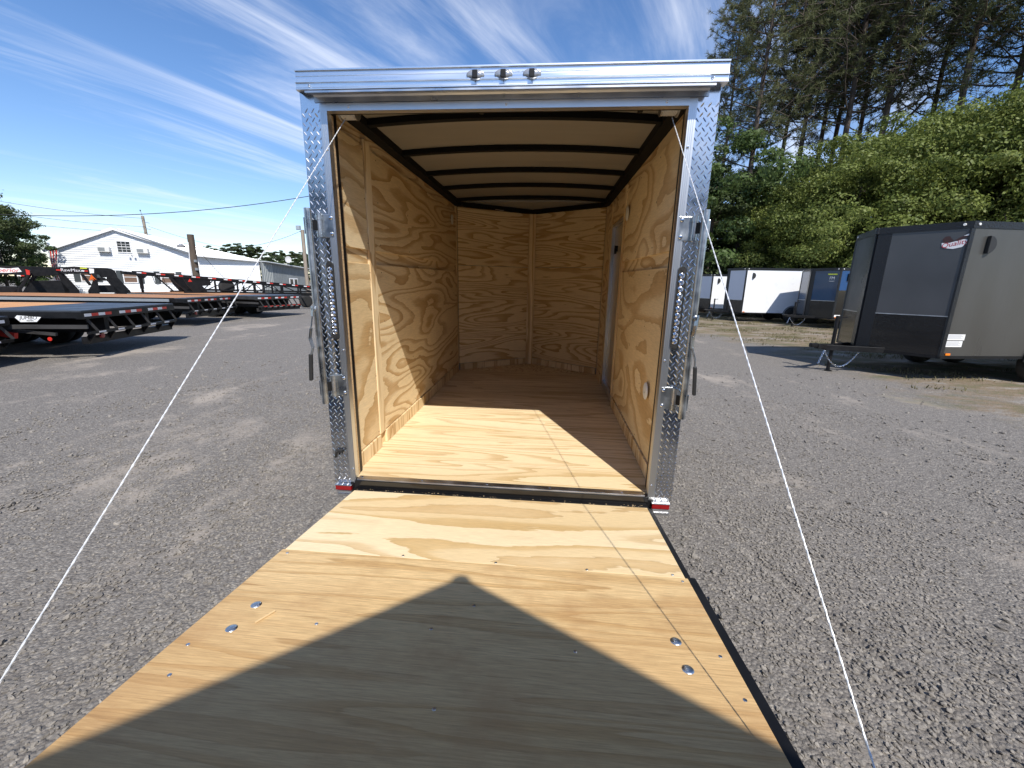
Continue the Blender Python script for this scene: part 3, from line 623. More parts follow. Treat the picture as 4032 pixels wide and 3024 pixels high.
# ------------------------------------------------------------------ other enclosed trailers (nose towards local -x, near side is local -y)
def enclosed(loc,rz,label,L_,W_,z0,z1,nd,sidem,nosem,lowm,trimm,group='enclosed trailers parked in the yard',lowz=None,noselow=None,wheelx=None,tand=True,sidelow=None,vent=True,plate_trim=True,apexw=.11,fend=False,cat='cargo trailer'):
    T=empty('enclosed_trailer',loc,rz,label,cat,group)
    h=W_/2; H=z1-z0; lz=noselow or z0+.75; tr=.045
    cap_t=.11
    for s in(-1,1):
        y0=s*h
        a,b=sorted((y0,y0-s*.03))
        lo=sidelow if sidelow else None
        if lo:
            MB().box(.05,L_,a,b,lo[0],z1-cap_t).build('side_panel',sidem,T); MB().box(.05,L_,a+.001,b-.001,z0+.03,lo[0]-.002).build('lower_side_panel',lo[1],T)
        else: MB().box(.05,L_,a,b,z0+.03,z1-cap_t).build('side_panel',sidem,T)
        # corner post trim
        c,d=sorted((y0+s*.004,y0-s*.03)); m=MB().box(-.02,.0495,c,d,z0,z1-cap_t); m.build('corner_trim',trimm,T)
        # nose half
        p0=Vector((0,y0,0)); p1=Vector((-nd,s*.02,0)); u=(p1-p0).normalized(); ln=(p1-p0).length; n_=Vector((u.y,-u.x,0))*(-1)
        if n_.y*s<0: n_=-n_
        def quad(t0,t1,za,zb,d,mat,name,back=.02):
            q=[p0+u*t0-n_*back,p0+u*t1-n_*back,p0+u*t1+n_*d,p0+u*t0+n_*d]
            return MB().prism([v+Vector((0,0,za)) for v in q],(0,0,zb-za)).build(name,mat,T)
        quad(.0,ln-apexw,lz+.006,z1-cap_t,0,nosem,'nose_panel'); quad(0,ln-apexw,z0+.03,lz,0.002,lowm,'nose_stone_guard')
        quad(0,ln-apexw,lz-.003,lz+.012,.006,alum2 if trimm is not white else white,'panel_trim')
        if apexw>.01:
            pn=quad(ln-apexw+.001,ln-.001,z0+.03,z1-cap_t,.004,trimm,'apex_trim')
        quad(-.01,ln,z0-.02,z0+.029,.004,steelb,'bottom_rail'); quad(-.01,ln+.01,z1-cap_t+.001,z1,.012,trimm,'roof_trim')
        e,f=sorted((y0+s*.010,y0-s*.03)); MB().box(-.01,L_,e,f,z1-cap_t+.001,z1).build('roof_trim',trimm,T); MB().box(-.01,L_,e,f,z0-.02,z0+.029).build('bottom_rail',steelb,T)
        ml=MB().lathe((.09,y0+s*.012,z1-cap_t*.45),(0,s,0),[(0,.022),(.010,.018)],10).build('marker_light',whitepl,T)
        ml=MB().lathe(tuple(p0+u*.10+n_*.014+Vector((0,0,z1-cap_t*.45))),tuple(n_),[(0,.022),(.010,.018)],10).build('marker_light',whitepl,T)
        e,f=sorted((y0+s*.006,y0+s*.02)); MB().box(.07,.16,e,f,z0+.04,z0+.075).build('side_marker',amber,T,.002)
        if vent:   # half round plastic air vent
            P=[(.34,y0,z1-.24)]; P=[]
            for k in range(9):
                a_=math.pi/2-math.pi*k/8; P.append((.30+.13*math.cos(a_),y0+s*.0005,z1-.36+.14*math.sin(a_)))
            MB().prism(P,(0,s*.06,0)).build('side_vent',blackpl,T,.01)
        # wheels and fender
        wx=wheelx or L_*.62; ww=[wx-.44,wx+.44] if tand else [wx]
        for q in ww: wheel(T,(q,s*(h-.02 if W_>1.9 else h+.1),.35),(0,s,0),.35,.22)
        m=MB(); r=.43
        for q in ww:
            for i in range(14):
                a_=math.pi*i/14; b_=math.pi*(i+1)/14
                pa=(q+r*math.cos(a_),.38+r*math.sin(a_)); pb=(q+r*math.cos(b_),.38+r*math.sin(b_)); pc=(q+(r-.07)*math.cos(b_),.38+(r-.07)*math.sin(b_)); pd=(q+(r-.07)*math.cos(a_),.38+(r-.07)*math.sin(a_))
                m.prism([(pa[0],y0+s*.002,pa[1]),(pb[0],y0+s*.002,pb[1]),(pc[0],y0+s*.002,pc[1]),(pd[0],y0+s*.002,pd[1])],(0,s*.03,0))
        m.build('fender',steelb if fend else M('fender_grey',(.22,.23,.24),.4) if 'fender_grey' not in bpy.data.materials else bpy.data.materials['fender_grey'],T)
        m=MB(); 
        for q in ww: m.lathe((q,y0+s*.0015,.38),(0,s,0),[(0,.36),(.002,.36)],24)
        m.build('wheel_well',steelb,T)
    MB().prism([(-nd,-.02,z1-.03),(0,-h+.02,z1-.03),(L_,-h+.02,z1-.03),(L_,h-.02,z1-.03),(0,h-.02,z1-.03),(-nd,.02,z1-.03)],(0,0,.025)).build('roof',whitepl,T)
    MB().prism([(-nd+.03,-.02,z0),(0,-h+.03,z0),(L_,-h+.03,z0),(L_,h-.03,z0),(0,h-.03,z0),(-nd+.03,.02,z0)],(0,0,.02)).build('floor',steelb,T)
    MB().box(L_-.001,L_+.03,-h,h,z0,z1).build('rear_door',sidem,T)
    MB().lathe((-nd-.002,0,z1-.109),(0,0,1),[(0,.036),(.109,.036)],12).build('apex_cap',trimm,T)
    # tongue, coupler, jack, chains
    zt=z0+.02; ct=-nd-.62
    m=MB().bar((.3,-h*.62,zt),(ct,-.03,zt),.055,.10).bar((.3,h*.62,zt+.0005),(ct,.03,zt+.0005),.055,.10); m.cbox((ct-.02,0,zt+.02),(.30,.11,.09)); m.build('tongue',steelb,T,.004)
    MB().cbox((ct-.22,0,zt+.04),(.16,.085,.075)).build('coupler',steelb,T,.015)
    jk=MB().tube([(ct+.16,0,.06),(ct+.16,0,zt+.52)],.032,14).build('jack',steelb,T)
    MB().lathe((ct+.16,0,.0),(0,0,1),[(0,.07),(.02,.07),(.03,.035),(.09,.028)],14).build('jack_foot',steelb,jk)
    MB().tube([(ct+.16,0,zt+.52),(ct+.16,0,zt+.60)],.034,14).build('jack_cap',steelb,jk)
    MB().bar((ct+.16,0,zt+.56),(ct+.30,-.06,zt+.58),.02,.02).build('jack_handle',steelb,jk)
    for A,B,sg in(((ct-.05,-.07,zt-.05),(ct+.55,-.20,zt-.05),.30),((ct-.05,-.07,zt-.05),(ct-.16,-.10,zt-.30),.0)):
        A=Vector(A);B=Vector(B);n=24 if sg else 9;m=MB()
        for i in range(n):
            t=(i+.5)/n; p=A.lerp(B,t)-Vector((0,0,4*sg*t*(1-t))); t2=t+.02; q=A.lerp(B,t2)-Vector((0,0,4*sg*t2*(1-t2))); d=(q-p).normalized()
            up=Vector((0,1,0)) if i%2 else Vector((0,0,1)); sd_=d.cross(up).normalized(); pts_=[]
            for k in range(9):
                a_=2*math.pi*k/8; pts_.append(p+d*.022*math.cos(a_)+sd_*.012*math.sin(a_))
            m.tube(pts_,.004,4,cap=False)
        m.build('safety_chain',chrome,T)
    return T
grey_side=M('charcoal_grey_skin',(.085,.083,.078),.26,.35,var=(1.3,.20,(1,1,.25)),bump=(1.6,.9,(1,1,.35))); grey_nose=M('charcoal_nose_skin',(.082,.084,.088),.32,.3,var=(1.5,.12),bump=(1.6,.6,(1,1,.35)))
black_tr=M('black_trim',(.010,.010,.011),.28,bump=(60,.8)); blk_guard=M('black_tread_guard',(.008,.008,.009),.2,coat=.3,bump=(26,.5))
navy=M('navy_skin',(.010,.045,.11),.25,coat=.3); navy2=M('blue_skin',(.015,.06,.17),.3)
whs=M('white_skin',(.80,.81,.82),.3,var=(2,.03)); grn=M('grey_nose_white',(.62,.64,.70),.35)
T1=enclosed((6.768,6.684,0),rad(10),'large charcoal grey enclosed trailer with black trim and chained tongue, nearest on the right',6.2,2.10,.45,2.66,.60,grey_side,grey_nose,blk_guard,black_tr,noselow=1.14,wheelx=2.45,apexw=.20,fend=True)
# round emblem with wings and lettering, white paper sheets on its side
h=1.05; p0=Vector((0,-h,0)); p1=Vector((-.60,-.02,0)); u=(p0-p1).normalized(); nn=Vector((u.y,-u.x,0)); nn=nn if nn.y<0 else -nn
def on_nose(t,z,d=.004): return p1+u*t+nn*d+Vector((0,0,z))
redm=M('red_print',(.42,.02,.03),.4); whm=M('white_print',(.8,.8,.8),.4); brown=M('dark_brown_print',(.05,.02,.018),.4)
def flat(poly,c,right,normal,mat,parent,name='sticker',th=.0015):
    mw=face_matrix(c,right,normal); m=MB().prism([(x,y,0) for x,y in poly],(0,0,th)); o=m.build(name,mat,parent); o.matrix_local=mw; return o
cq=on_nose(1.02,2.34)
flat([(-.14,-.055),(-.10,-.085),(.0,-.10),(.10,-.075),(.145,-.02),(.15,.035),(.10,.045),(-.02,.01),(-.15,-.0)],cq,u,nn,whm,T1)
text('Quality',.105,redm,T1,face_matrix(cq+nn*.002+Vector((0,0,-.02)),u+Vector((0,0,.22)),nn),.001,shear=.25)
flat([(-.13,.0),(-.15,.06),(-.12,.10),(-.07,.105),(-.04,.06),(.0,.02),(-.05,-.0)],cq+nn*.001,u,nn,brown,T1,'emblem_wing'); flat([(.0,.035),(.05,.075),(.15,.125),(.155,.10),(.09,.05),(.03,.02)],cq+nn*.001,u,nn,brown,T1,'emblem_wing')
flat([(.09,.095),(.15,.13),(.165,.125),(.15,.10)],cq+nn*.003,u,nn,whm,T1,'emblem_wing')
paper=M('white_paper',(.78,.78,.77),.6); inkm=M('ink',(.25,.25,.27),.6)
for z,xx,w_,hh in((.80,.20,.34,.10),(.685,.19,.32,.10)):
    pp=MB().box(xx-w_/2,xx+w_/2,-h-.003,-h-.0005,z-hh/2,z+hh/2).build('paper_sheet',paper,T1)
    m=MB()
    for k in range(4): m.box(xx-w_*.42,xx+w_*(.3+.1*(k%2)),-h-.0042,-h-.0032,z+hh*.3-k*hh*.19,z+hh*.3-k*hh*.19+.006)
    m.build('print_lines',inkm,pp,kind='stuff')
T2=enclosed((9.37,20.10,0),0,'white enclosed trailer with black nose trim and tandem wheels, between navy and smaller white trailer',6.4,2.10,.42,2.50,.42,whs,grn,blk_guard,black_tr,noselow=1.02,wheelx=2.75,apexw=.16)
T3=enclosed((11.524,17.14,0),rad(8),'navy blue enclosed trailer with dark lower panels behind the charcoal trailer nose',6.4,2.10,.42,2.42,.40,navy2,navy,blk_guard,black_tr,noselow=1.12,wheelx=3.4,apexw=.15,sidelow=(1.55,blackgl))
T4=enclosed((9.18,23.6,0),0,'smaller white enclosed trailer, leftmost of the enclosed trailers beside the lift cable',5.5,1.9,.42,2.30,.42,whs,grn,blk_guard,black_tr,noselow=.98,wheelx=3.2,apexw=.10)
yel=M('yellow_print',(.62,.68,.05),.4)
hh_=1.05; q0=Vector((0,-hh_,0)); q1=Vector((-.40,-.02,0)); u3=(q0-q1).normalized(); n3=Vector((u3.y,-u3.x,0)); n3=n3 if n3.y<0 else -n3
c3=q1+u3*.82+n3*.004
text('TrailMaster',.085,yel,T3,face_matrix(c3+Vector((0,0,2.17)),u3,n3),.001,bold=.006) if False else flat([(-.17,-.02),(.17,-.02),(.18,.025),(-.18,.03)],c3+Vector((0,0,2.17)),u3,n3,yel,T3)
text('FM',.16,whm,T3,face_matrix(c3+Vector((0,0,2.02)),u3,n3),.001)
flat([(-.13,-.01),(-.06,-.035),(.06,-.035),(.13,-.01),(.06,-.02),(-.06,-.02)],c3+Vector((0,0,1.93)),u3,n3,whm,T3)
MB().box(.04,.30,-hh_-.003,-hh_-.0005,.50,.58).build('paper_sheet',paper,T3)
# unseen trailers behind the photographer, dark ones added to darken plate reflections; the nearest one throws its pointed shadow on the ramp
T5=enclosed((.827,-3.347,0),rad(-85),'white enclosed trailer parked nose-first behind the lowered ramp',4.2,1.84,.45,2.82,.66,whs,whs,alum2,white,noselow=1.1,tand=False)  # unseen, inferred from its shadow; skin made white to bounce light onto the ramp
T6=enclosed((-1.75,-4.35,0),rad(-90),'unseen dark trailer added to darken plate reflections, first to the left of the trailer behind the ramp',4.2,1.84,.45,2.82,.66,grey_side,grey_nose,blk_guard,black_tr,noselow=1.1,tand=False)
for k,(x,y,lb) in enumerate(((-4.25,-4.55,'second to the left of the trailer behind the ramp'),(3.35,-4.35,'first to the right of the trailer behind the ramp'),(5.9,-4.6,'second to the right of the trailer behind the ramp'))):
    t_=copy_tree(T6); t_.location=(x,y,0); t_['label']='unseen dark trailer added to darken plate reflections, '+lb
    t_.rotation_euler=(0,0,rad(-90))

# ------------------------------------------------------------------ flat deck trailers on the left
deckwood=M('treated_deck_wood',(.42,.20,.085),.7,var=(3,.3,(.6,6,1))); deckwood2=M('orange_deck_wood',(.60,.30,.12),.7,var=(3,.25,(.6,6,1)))
deck_steel=M('dark_tread_steel',(.055,.062,.075),.42,.3,var=(2,.15),bump=(40,.5)); dirty=M('dusty_black_steel',(.035,.033,.032),.6,var=(4,.4))
grey_rail=M('light_grey_rail',(.42,.45,.48),.3,.6)
def deckover(name,label,near,ang,L_,W_,ztop,steel,woodm,frame,old=False,ramps=True,rows=5):
    """local: x runs from the rear edge (0) forward to +L_, y from near side 0 to W_"""
    T=empty('deckover_trailer',(near[0],near[1],0),ang,label,'flatbed trailer','flat deck trailers parked on the left'); T.name=name
    MB().box(0,steel,0,W_,ztop-.03,ztop).build('steel_deck',deck_steel,T,.002)
    n=14
    for i in range(n):
        a=.06+(W_-.12)*i/n; b=.06+(W_-.12)*(i+1)/n-.008
        MB().box(steel+.01,L_,a,b,ztop-.035,ztop-.002).build('deck_plank',woodm,T)
    for y in(-.002,W_-.06): MB().box(steel+.01,L_,y,y+.062,ztop-.14,ztop+.002).build('side_rail',frame,T,.003)
    MB().box(.0,steel,-.002,.05,ztop-.14,ztop-.031).build('side_rail',frame,T)
    m=MB(); 
    x=steel+.3
    while x<L_-.3: m.cbox((x,-.05,ztop-.07),(.07,.05,.14)); x+=.62
    m.build('stake_pocket',frame,T,kind='stuff'); MB().box(steel+.1,L_,-.095,-.075,ztop-.115,ztop-.03).build('rub_rail',grey_rail,T)
    MB().box(-.012,.10,0,W_,ztop-.16,ztop-.031).build('rear_beam',frame,T,.003)
    # reflective tape on the rear beam
    k=0; y=.05
    while y<W_-.2:
        MB().box(-.0145,-.0125,y,y+.17,ztop-.115,ztop-.062).build('reflective_tape',redtape if k%2 else whitetape,T); y+=.175+(.22 if k%4==3 else 0); k+=1
    # frame beams, crossmembers, axles
    for yy in(W_*.28,W_*.72): MB().box(.15,L_,yy-.06,yy+.06,ztop-.48,ztop-.165).build('frame_beam',frame,T)
    m=MB(); x=.5
    while x<L_-.2: m.box(x,x+.05,.05,W_-.05,ztop-.16,ztop-.04); x+=.55
    m.build('cross_member',frame,T,kind='stuff')
    for xx in(2.3,3.15):
        for yy in(.14,.42,W_-.42,W_-.14): wheel(T,(xx,yy,.37),(0,-1 if yy<W_/2 else 1,0),.37,.2)
    # folded ramps under the rear edge: a low ribbed frame with lights
    if ramps:
        z0=.30; zt_=ztop-.42
        bm_=MB().bar((.10,.10,z0+.05),(.10,W_-.1,z0+.05),.10,.13).build('ramp_beam',frame,T)
        m=MB().bar((-.02,.05,zt_),(-.02,W_-.05,zt_),.06,.05); m.build('ramp_rail',frame,T)
        for i in range(rows+1):
            y=.15+(W_-.3)*i/rows
            MB().bar((.03,y,ztop-.17),(-.03,y+.12,zt_+.02),.02,.045).build('ramp_strut',dirty,T); MB().bar((-.03,y,zt_),(.12,y+.03,z0+.02),.02,.10).build('ramp_rib',dirty if old else frame,T)
            if i<rows:
                MB().box(-.054,-.051,y+.12,y+.30,zt_-.012,zt_+.016).build('reflective_tape',whitetape if not old else redtape,T)
        MB().bar((-.05,.02,.62),(1.3,-.35,.66),.05,.07).build('ramp_arm',dirty,T)
        if not old:
            for y in(.25,): 
                lh=MB().lathe((.02,y+.16,z0+.12),(-1,0,0),[(0,.055),(.03,.05),(.032,.03)],16).build('tail_light',redlens,T)
    return T
F1=deckover('tilt_deck_trailer','black deckover trailer with grey steel tail plate and red white tape, nearest on the left',(-8.34,5.03),math.atan2(-.27,-.96),8.,2.9,.92,1.75,deckwood2,steelb)
F1.scale=(1,-1,1)
F2=deckover('flatbed_trailer','long wooden deck trailer behind the nearest black deckover, red and white tape across its end',(-11.28,10.6),math.atan2(-.20,-.98),8.,3.0,.92,.35,deckwood,steelb)
F2.scale=(1,-1,1)
F3=deckover('equipment_trailer','dusty older black trailer with upright ribbed ramps beside the shed',(-11.35,14.0),math.atan2(.12,-.99),7.,2.6,.90,1.6,deckwood,dirty,old=True,rows=7)
F3.scale=(1,-1,1)
F4=deckover('low_deck_trailer','black deck trailer at the left picture edge beside the nearest deckover',(-9.75,4.30),math.atan2(-.27,-.96),6.,2.5,.84,1.2,deckwood2,steelb)
F4.scale=(1,-1,1); F4.location=(-8.45,2.1,0)
# round writing sticker and straps on the nearest deck trailer
def on(loc,right,normal,parent,s,size,mat,**k): return text(s,size,mat,parent,parent.matrix_world.inverted()@face_matrix(loc,right,normal),.001,**k)
bpy.context.view_layer.update()
a1=Vector((-.963,-.270,0)); r1=Vector((-.270,.963,0)); nside=-r1
def f1(x,y,z,d=0): return Vector((-8.34,5.03,0))+a1*x+r1*y+Vector((0,0,z))+nside*d
Minv=F1.matrix_world.inverted()
def wbuild(m,name,mat,parent): 
    inv=parent.matrix_world.inverted(); m.v=[tuple(inv@Vector(v)) for v in m.v]; return m.build(name,mat,parent)
wbuild(MB().prism([f1(.62,0,.80,.012),f1(.98,0,.83,.012),f1(1.02,0,.79,.012),f1(.95,0,.71,.012),f1(.70,0,.715,.012)],nside*.003),'sticker',whm,F1)
on(f1(.82,0,.785,.017),-a1,nside,F1,'JUMBO',.085,blackpl,shear=.2); on(f1(.80,0,.735,.017),-a1,nside,F1,'RAMPS',.035,blackpl,shear=.2)
wbuild(MB().bar(f1(1.62,0,.62,.10),f1(.95,0,.48,.16),.07,.10),'winch_strap',redtape,F1); wbuild(MB().bar(f1(1.95,0,.68,.10),f1(1.64,0,.63,.10),.07,.10),'latch_plate',whitetape,F1)
wbuild(MB().box(0,.001,0,.001,0,.001).bar(f1(2.0,0,.82,.02),f1(1.97,0,.74,.02),.07,.01),'sticker',whm,F1)
wbuild(MB().bar(f1(2.4,0,.72,.12),f1(.35,0,.50,.14),.05,.05),'ramp_arm',dirty,F1)
wbuild(MB().lathe(f1(.45,0,.42,.16),nside,[(0,.035),(.01,.035)],14),'hub',redtape,F1)

# gooseneck couplers standing behind the decks: heavy plate arches, two side plates and cross pieces each
dg=Vector((.64,.77,0)).normalized(); ng_=Vector((dg.y,-dg.x,0))    # ng_ points to the yard
def neck(name,label,P0,polys,bars,depth=1.1,extra=None):
    T=empty(name,tuple(P0),0,label,'flatbed trailer','gooseneck trailers behind the decks')
    def W(t,z,d): return dg*t+ng_*(-d)+Vector((0,0,z))
    for d0 in(0,depth):
        for pg in polys:
            MB().prism([W(t,z,d0) for t,z in pg],-ng_*.06).build('neck_plate',steelb,T,.004)
    for (t,z,w_) in bars: MB().bar(W(t,z,.06),W(t,z,depth),w_,w_).build('neck_crossbar',steelb,T)
    if extra: extra(T,W)
    # bed running back from the neck
    return T
P0=Vector((-18.2,13.2,0))
neck('gooseneck_trailer','black gooseneck trailer front at far left with red and white script sticker',P0,
  [[(-3.0,1.80),(-1.78,1.84),(-1.28,1.86),(-1.16,1.82),(-1.06,1.68),(-1.23,1.52),(-1.55,1.55),(-3.0,1.50)],[(-1.2,1.56),(-1.05,1.66),(-1.47,1.0),(-1.47,.6),(-1.9,.6),(-1.44,1.14)],[(-3.0,1.12),(-1.5,1.12),(-1.6,.6),(-3.0,.6)]],
  [(-1.25,1.7,.16),(-2.2,1.68,.2),(-2.2,.9,.2)],
  extra=lambda T,W:(text('Superior',.20,redtape,T,face_matrix(W(-1.72,1.70,-.004),dg,ng_),.002,shear=.3),
     flat([(-.36,-.10),(-.40,.02),(-.2,.09),(.1,.06),(.36,.10),(.42,-.04),(.1,-.09)],W(-1.72,1.70,-.0015),dg,ng_,whm,T),
     flat([(-.05,-.10),(.03,-.11),(.05,.05),(-.05,.09)],W(-1.15,1.66,-.0015),dg,ng_,redtape,T),flat([(-.09,0),(0,0),(0,.035),(-.09,.035)],W(-1.35,1.50,-.0015),dg,ng_,whm,T),flat([(0,0),(.09,0),(.09,.035),(0,.035)],W(-1.35,1.50,-.0015),dg,ng_,redtape,T)))
neck('gooseneck_trailer','plain black gooseneck arch between the two stickered ones',P0+ng_*(-.9),
  [[(-1.32,1.86),(-.55,1.87),(-.30,1.66),(-.40,1.56),(-1.10,1.50)],[(-.42,1.62),(-.28,1.66),(.08,.97),(.08,.6),(-.3,.6)],[(-1.12,1.52),(-1.02,1.52),(-1.35,1.0),(-1.5,.6),(-1.62,.6)],[(-1.25,1.32),(-.4,1.36),(-.2,1.0),(-.2,.6),(-1.5,.6)]],
  [(-1.2,1.7,.16),(-.6,1.7,.2)])
neck('gooseneck_trailer','black gooseneck trailer front with pale lettering and an orange arrow emblem',P0+ng_*(.3),
  [[(-.49,1.83),(.08,1.90),(.45,1.87),(.62,1.80),(.66,1.70),(.62,1.51),(.42,1.64),(-.29,1.62)],[(.42,1.64),(.62,1.52),(.66,1.70),(.63,.6),(.33,.6),(.33,.96),(.45,1.16),(.58,1.50)],[(.20,1.62),(.30,1.62),(.47,1.20),(.38,1.19)]],
  [(.5,1.75,.16),(0,1.76,.18),(.48,.9,.14)],
  extra=lambda T,W:(text('RawMaxx',.155,whitetape,T,face_matrix(W(.00,1.755,-.004),dg,ng_),.002),
     flat([(-.10,-.13),(.0,.12),(.12,-.10),(.02,-.02),(.06,-.13),(-.01,-.06),(-.06,-.10)],W(.50,1.50,-.066),dg,ng_,M('orange_print',(.70,.12,.01),.4),T),
     flat([(-.06,-.09),(.06,-.07),(.08,.09),(-.06,.10)],W(.53,1.74,-.0015),dg,ng_,whm,T),flat([(-.09,0),(.10,0),(.10,.04),(-.09,.05)],W(.32,1.82,-.0015),dg,ng_,yel,T),
     flat([(0,0),(.12,0),(.12,.04),(0,.04)],W(-.42,1.73,-.0015),dg,ng_,redtape,T),flat([(0,0),(.10,0),(.10,.04),(0,.04)],W(.33,1.72,-.0015),dg,ng_,redtape,T),flat([(0,0),(.08,0),(.08,.04),(0,.04)],W(.25,1.72,-.0015),dg,ng_,whm,T)))
neck('gooseneck_trailer','rounded black gooseneck arch in front of the left ground floor window',P0+ng_*(-.5),
  [[(.43,1.86),(.93,1.89),(1.15,1.86),(1.25,1.79),(1.29,1.52),(1.0,1.52),(.82,1.50),(.78,1.62),(.5,1.64)],[(1.0,1.52),(1.29,1.52),(1.62,.95),(1.62,.6),(1.2,.6),(1.12,1.1),(.98,1.38)],[(.5,1.48),(.9,1.50),(1.0,1.38),(.62,1.37)],[(.55,1.18),(1.1,1.19),(1.3,.9),(.55,.9)]],
  [(1.1,1.7,.16),(.7,1.75,.16),(1.4,.95,.2)])
# wedge shaped car hauler
dw=Vector((.55,.835,0)).normalized(); nw=Vector((dw.y,-dw.x,0)); PW=Vector((-15.5,16.2,0))
CH=empty('wedge_car_hauler',tuple(PW),0,'long black wedge car hauler with truss sides and spare tyre before the white house','car hauler')
def WW(t,z,d=0): return dw*t-nw*d+Vector((0,0,z))
def ztop(t): return 1.62+(t+2.34)*(-.080) if False else (1.79-(t+2.34)*.0672-.0014*max(0,t)**2)
for d in(0,2.1):
    for a,b in((-2.34,.4),(.4,3.0),(3.0,5.6),(5.6,8.5)): MB().bar(WW(a,ztop(a)-.06,d),WW(b,ztop(b)-.06,d),.07,.13).build('top_rail',steelb,CH)
    MB().bar(WW(0,1.03,d),WW(8.5,.86,d),.05,.05).build('mid_rail',steelb,CH); MB().bar(WW(-.7,.90,d),WW(8.5,.72,d),.06,.12).build('lower_rail',steelb,CH)
    T_=[.53,1.7,2.17,3.01,3.45,4.43,5.3,6.2,7.2]
    for i,t in enumerate(T_): MB().bar(WW(t,.86,d),WW(t,ztop(t)-.1,d),.055,.07,up=tuple(dw)).build('upright',steelb,CH)
    for i in range(len(T_)-1):
        a,b=T_[i],T_[i+1]
        MB().bar(WW(a,.88 if i<3 else ztop(a)-.1,d),WW(b,ztop(b)-.1 if i<3 else .84,d),.02,.04).build('brace',steelb,CH)
    MB().bar(WW(-.1,.9,d),WW(.5,1.5,d),.02,.04).build('brace',steelb,CH)
    MB().prism([WW(-.70,1.66,d-.01),WW(.36,1.57,d-.01),WW(.35,1.24,d-.01),WW(.02,1.21,d-.01),WW(.24,.89,d-.01),WW(-.3,.89,d-.01),WW(-.53,1.23,d-.01)],-nw*.05).build('neck_plate',steelb,CH)
    MB().bar(WW(-1.15,1.62,d),WW(-.55,.9,d),.05,.06).build('neck_brace',steelb,CH)
t=-2.2; k=0
while t<7.5:
    for j,mt in((0,whitetape),(1,redtape)):
        q=t+j*.155; MB().bar(WW(q,ztop(q)-.05,-.038),WW(q+.15,ztop(q+.15)-.05,-.038),.004,.05).build('reflective_tape',mt,CH)
    t+=.62
for t in(-2.3,-1.5,-.5,.5,1.6,2.7,3.8,5.,6.2): MB().bar(WW(t,ztop(t)-.08,0),WW(t,ztop(t)-.08,2.1),.06,.08).build('cross_member',steelb,CH)
m=MB().prism([WW(-2.05,1.63,.9),WW(-1.66,1.63,.9),WW(-1.80,1.50,.9),WW(-1.86,1.50,.9),WW(-1.86,1.06,.9),WW(-1.98,1.06,.9),WW(-1.96,1.50,.9)],-nw*.12); m.build('kingpin_leg',steelb,CH,.01)
m=MB().tube([WW(-1.6,1.6,.5),WW(-1.55,1.3,.5),WW(-1.45,1.22,.5),WW(-1.38,1.3,.5),WW(-1.36,1.6,.5)],.012,6); m.build('hanging_cable',blackpl,CH)
m=MB().tube([WW(-1.25,1.6,.5),WW(-1.2,1.35,.5),WW(-1.1,1.25,.5)],.012,6); m.build('hanging_cable',blackpl,CH)
wheel(CH,tuple(WW(1.03,1.18,.14)),tuple(nw),.33,.2)
wheel(CH,tuple(WW(5.6,.36,.2)),tuple(nw),.36,.22); wheel(CH,tuple(WW(6.4,.36,.2)),tuple(nw),.36,.22); wheel(CH,tuple(WW(5.6,.36,1.9)),tuple(nw),.36,.22)
MB().bar(WW(-2.0,.3,.3),WW(-2.0,.3,1.8),.1,.1) # stand
MB().bar(WW(-1.92,.0,.95),WW(-1.92,1.1,.95),.08,.08,up=tuple(dw)).build('jack_leg',steelb,CH)
flat([(-.08,-.05),(.08,-.05),(0,.09)],WW(-.42,1.44,-.012),dw,nw,redtape,CH)

# ------------------------------------------------------------------ white house, shed, poles
siding=M('white_vinyl_siding',(.74,.76,.78),.5,var=(1.5,.03)); trimw=M('white_trim',(.78,.78,.78),.45); roofm=M('pale_metal_roof',(.70,.72,.73),.4,.3,var=(1,.12)); glass=M('window_glass',(.03,.035,.04),.08,coat=.5)
shut=M('dark_shutter',(.045,.055,.06),.6); shedm=M('grey_shed_metal',(.26,.28,.29),.5,.3,var=(1.2,.1)); woodp=M('weathered_pole',(.10,.075,.055),.85,var=(4,.4,(4,4,.4))); wood2=M('pale_pole',(.30,.25,.20),.8,var=(4,.3,(4,4,.4)))
HL=Vector((-44.6,33.7,0)); HR=Vector((-35.0,38.9,0)); HC_=Vector((-30.4,41.4,0)); AP=Vector((-40.5,36.0,5.82)); EV=3.72
HS=empty('white_house',tuple(HR),0,'white clapboard house with low gable, two wall air conditioners and shuttered windows','house')
o0=HR
def hb(m,name,mat,par=HS,**k): 
    m.v=[tuple(Vector(v)-o0) for v in m.v]; return m.build(name,mat,par,**k)
def sided(A,B,z0,ztopf,name='clapboard',pitch=.115,n=None):
    """wall of real overlapping boards from A to B; ztopf(t) gives the wall height at fraction t"""
    d=(B-A); ln=d.length; d=d/ln; nr=Vector((d.y,-d.x,0)); z=z0
    while True:
        # clip the board to the sloping top
        ts=[i/60 for i in range(61) if ztopf(i/60)>z+.01]
        if len(ts)<2: break
        a,b=min(ts),max(ts); z2=z+pitch; m=MB(); p=A+d*ln*a; q=A+d*ln*b
        m.prism([p+nr*.045+Vector((0,0,z)),p+nr*.002+Vector((0,0,z2+.004)),p-nr*.01+Vector((0,0,z2+.004)),p-nr*.01+Vector((0,0,z))],q-p)
        hb(m,name,siding); z=z2
    return nr
dR=(HR-HL).normalized(); lenR=(HR-HL).length; tA=(Vector((AP.x,AP.y,0))-HL).dot(dR)/lenR
gab=lambda t: EV+(AP.z-EV)*(t/tA if t<tA else (1-t)/(1-tA))
ng1=sided(HL,HR,.15,gab,pitch=.20); ng2=sided(HR,HC_,.15,lambda t:EV-.02-.30*t,pitch=.20)
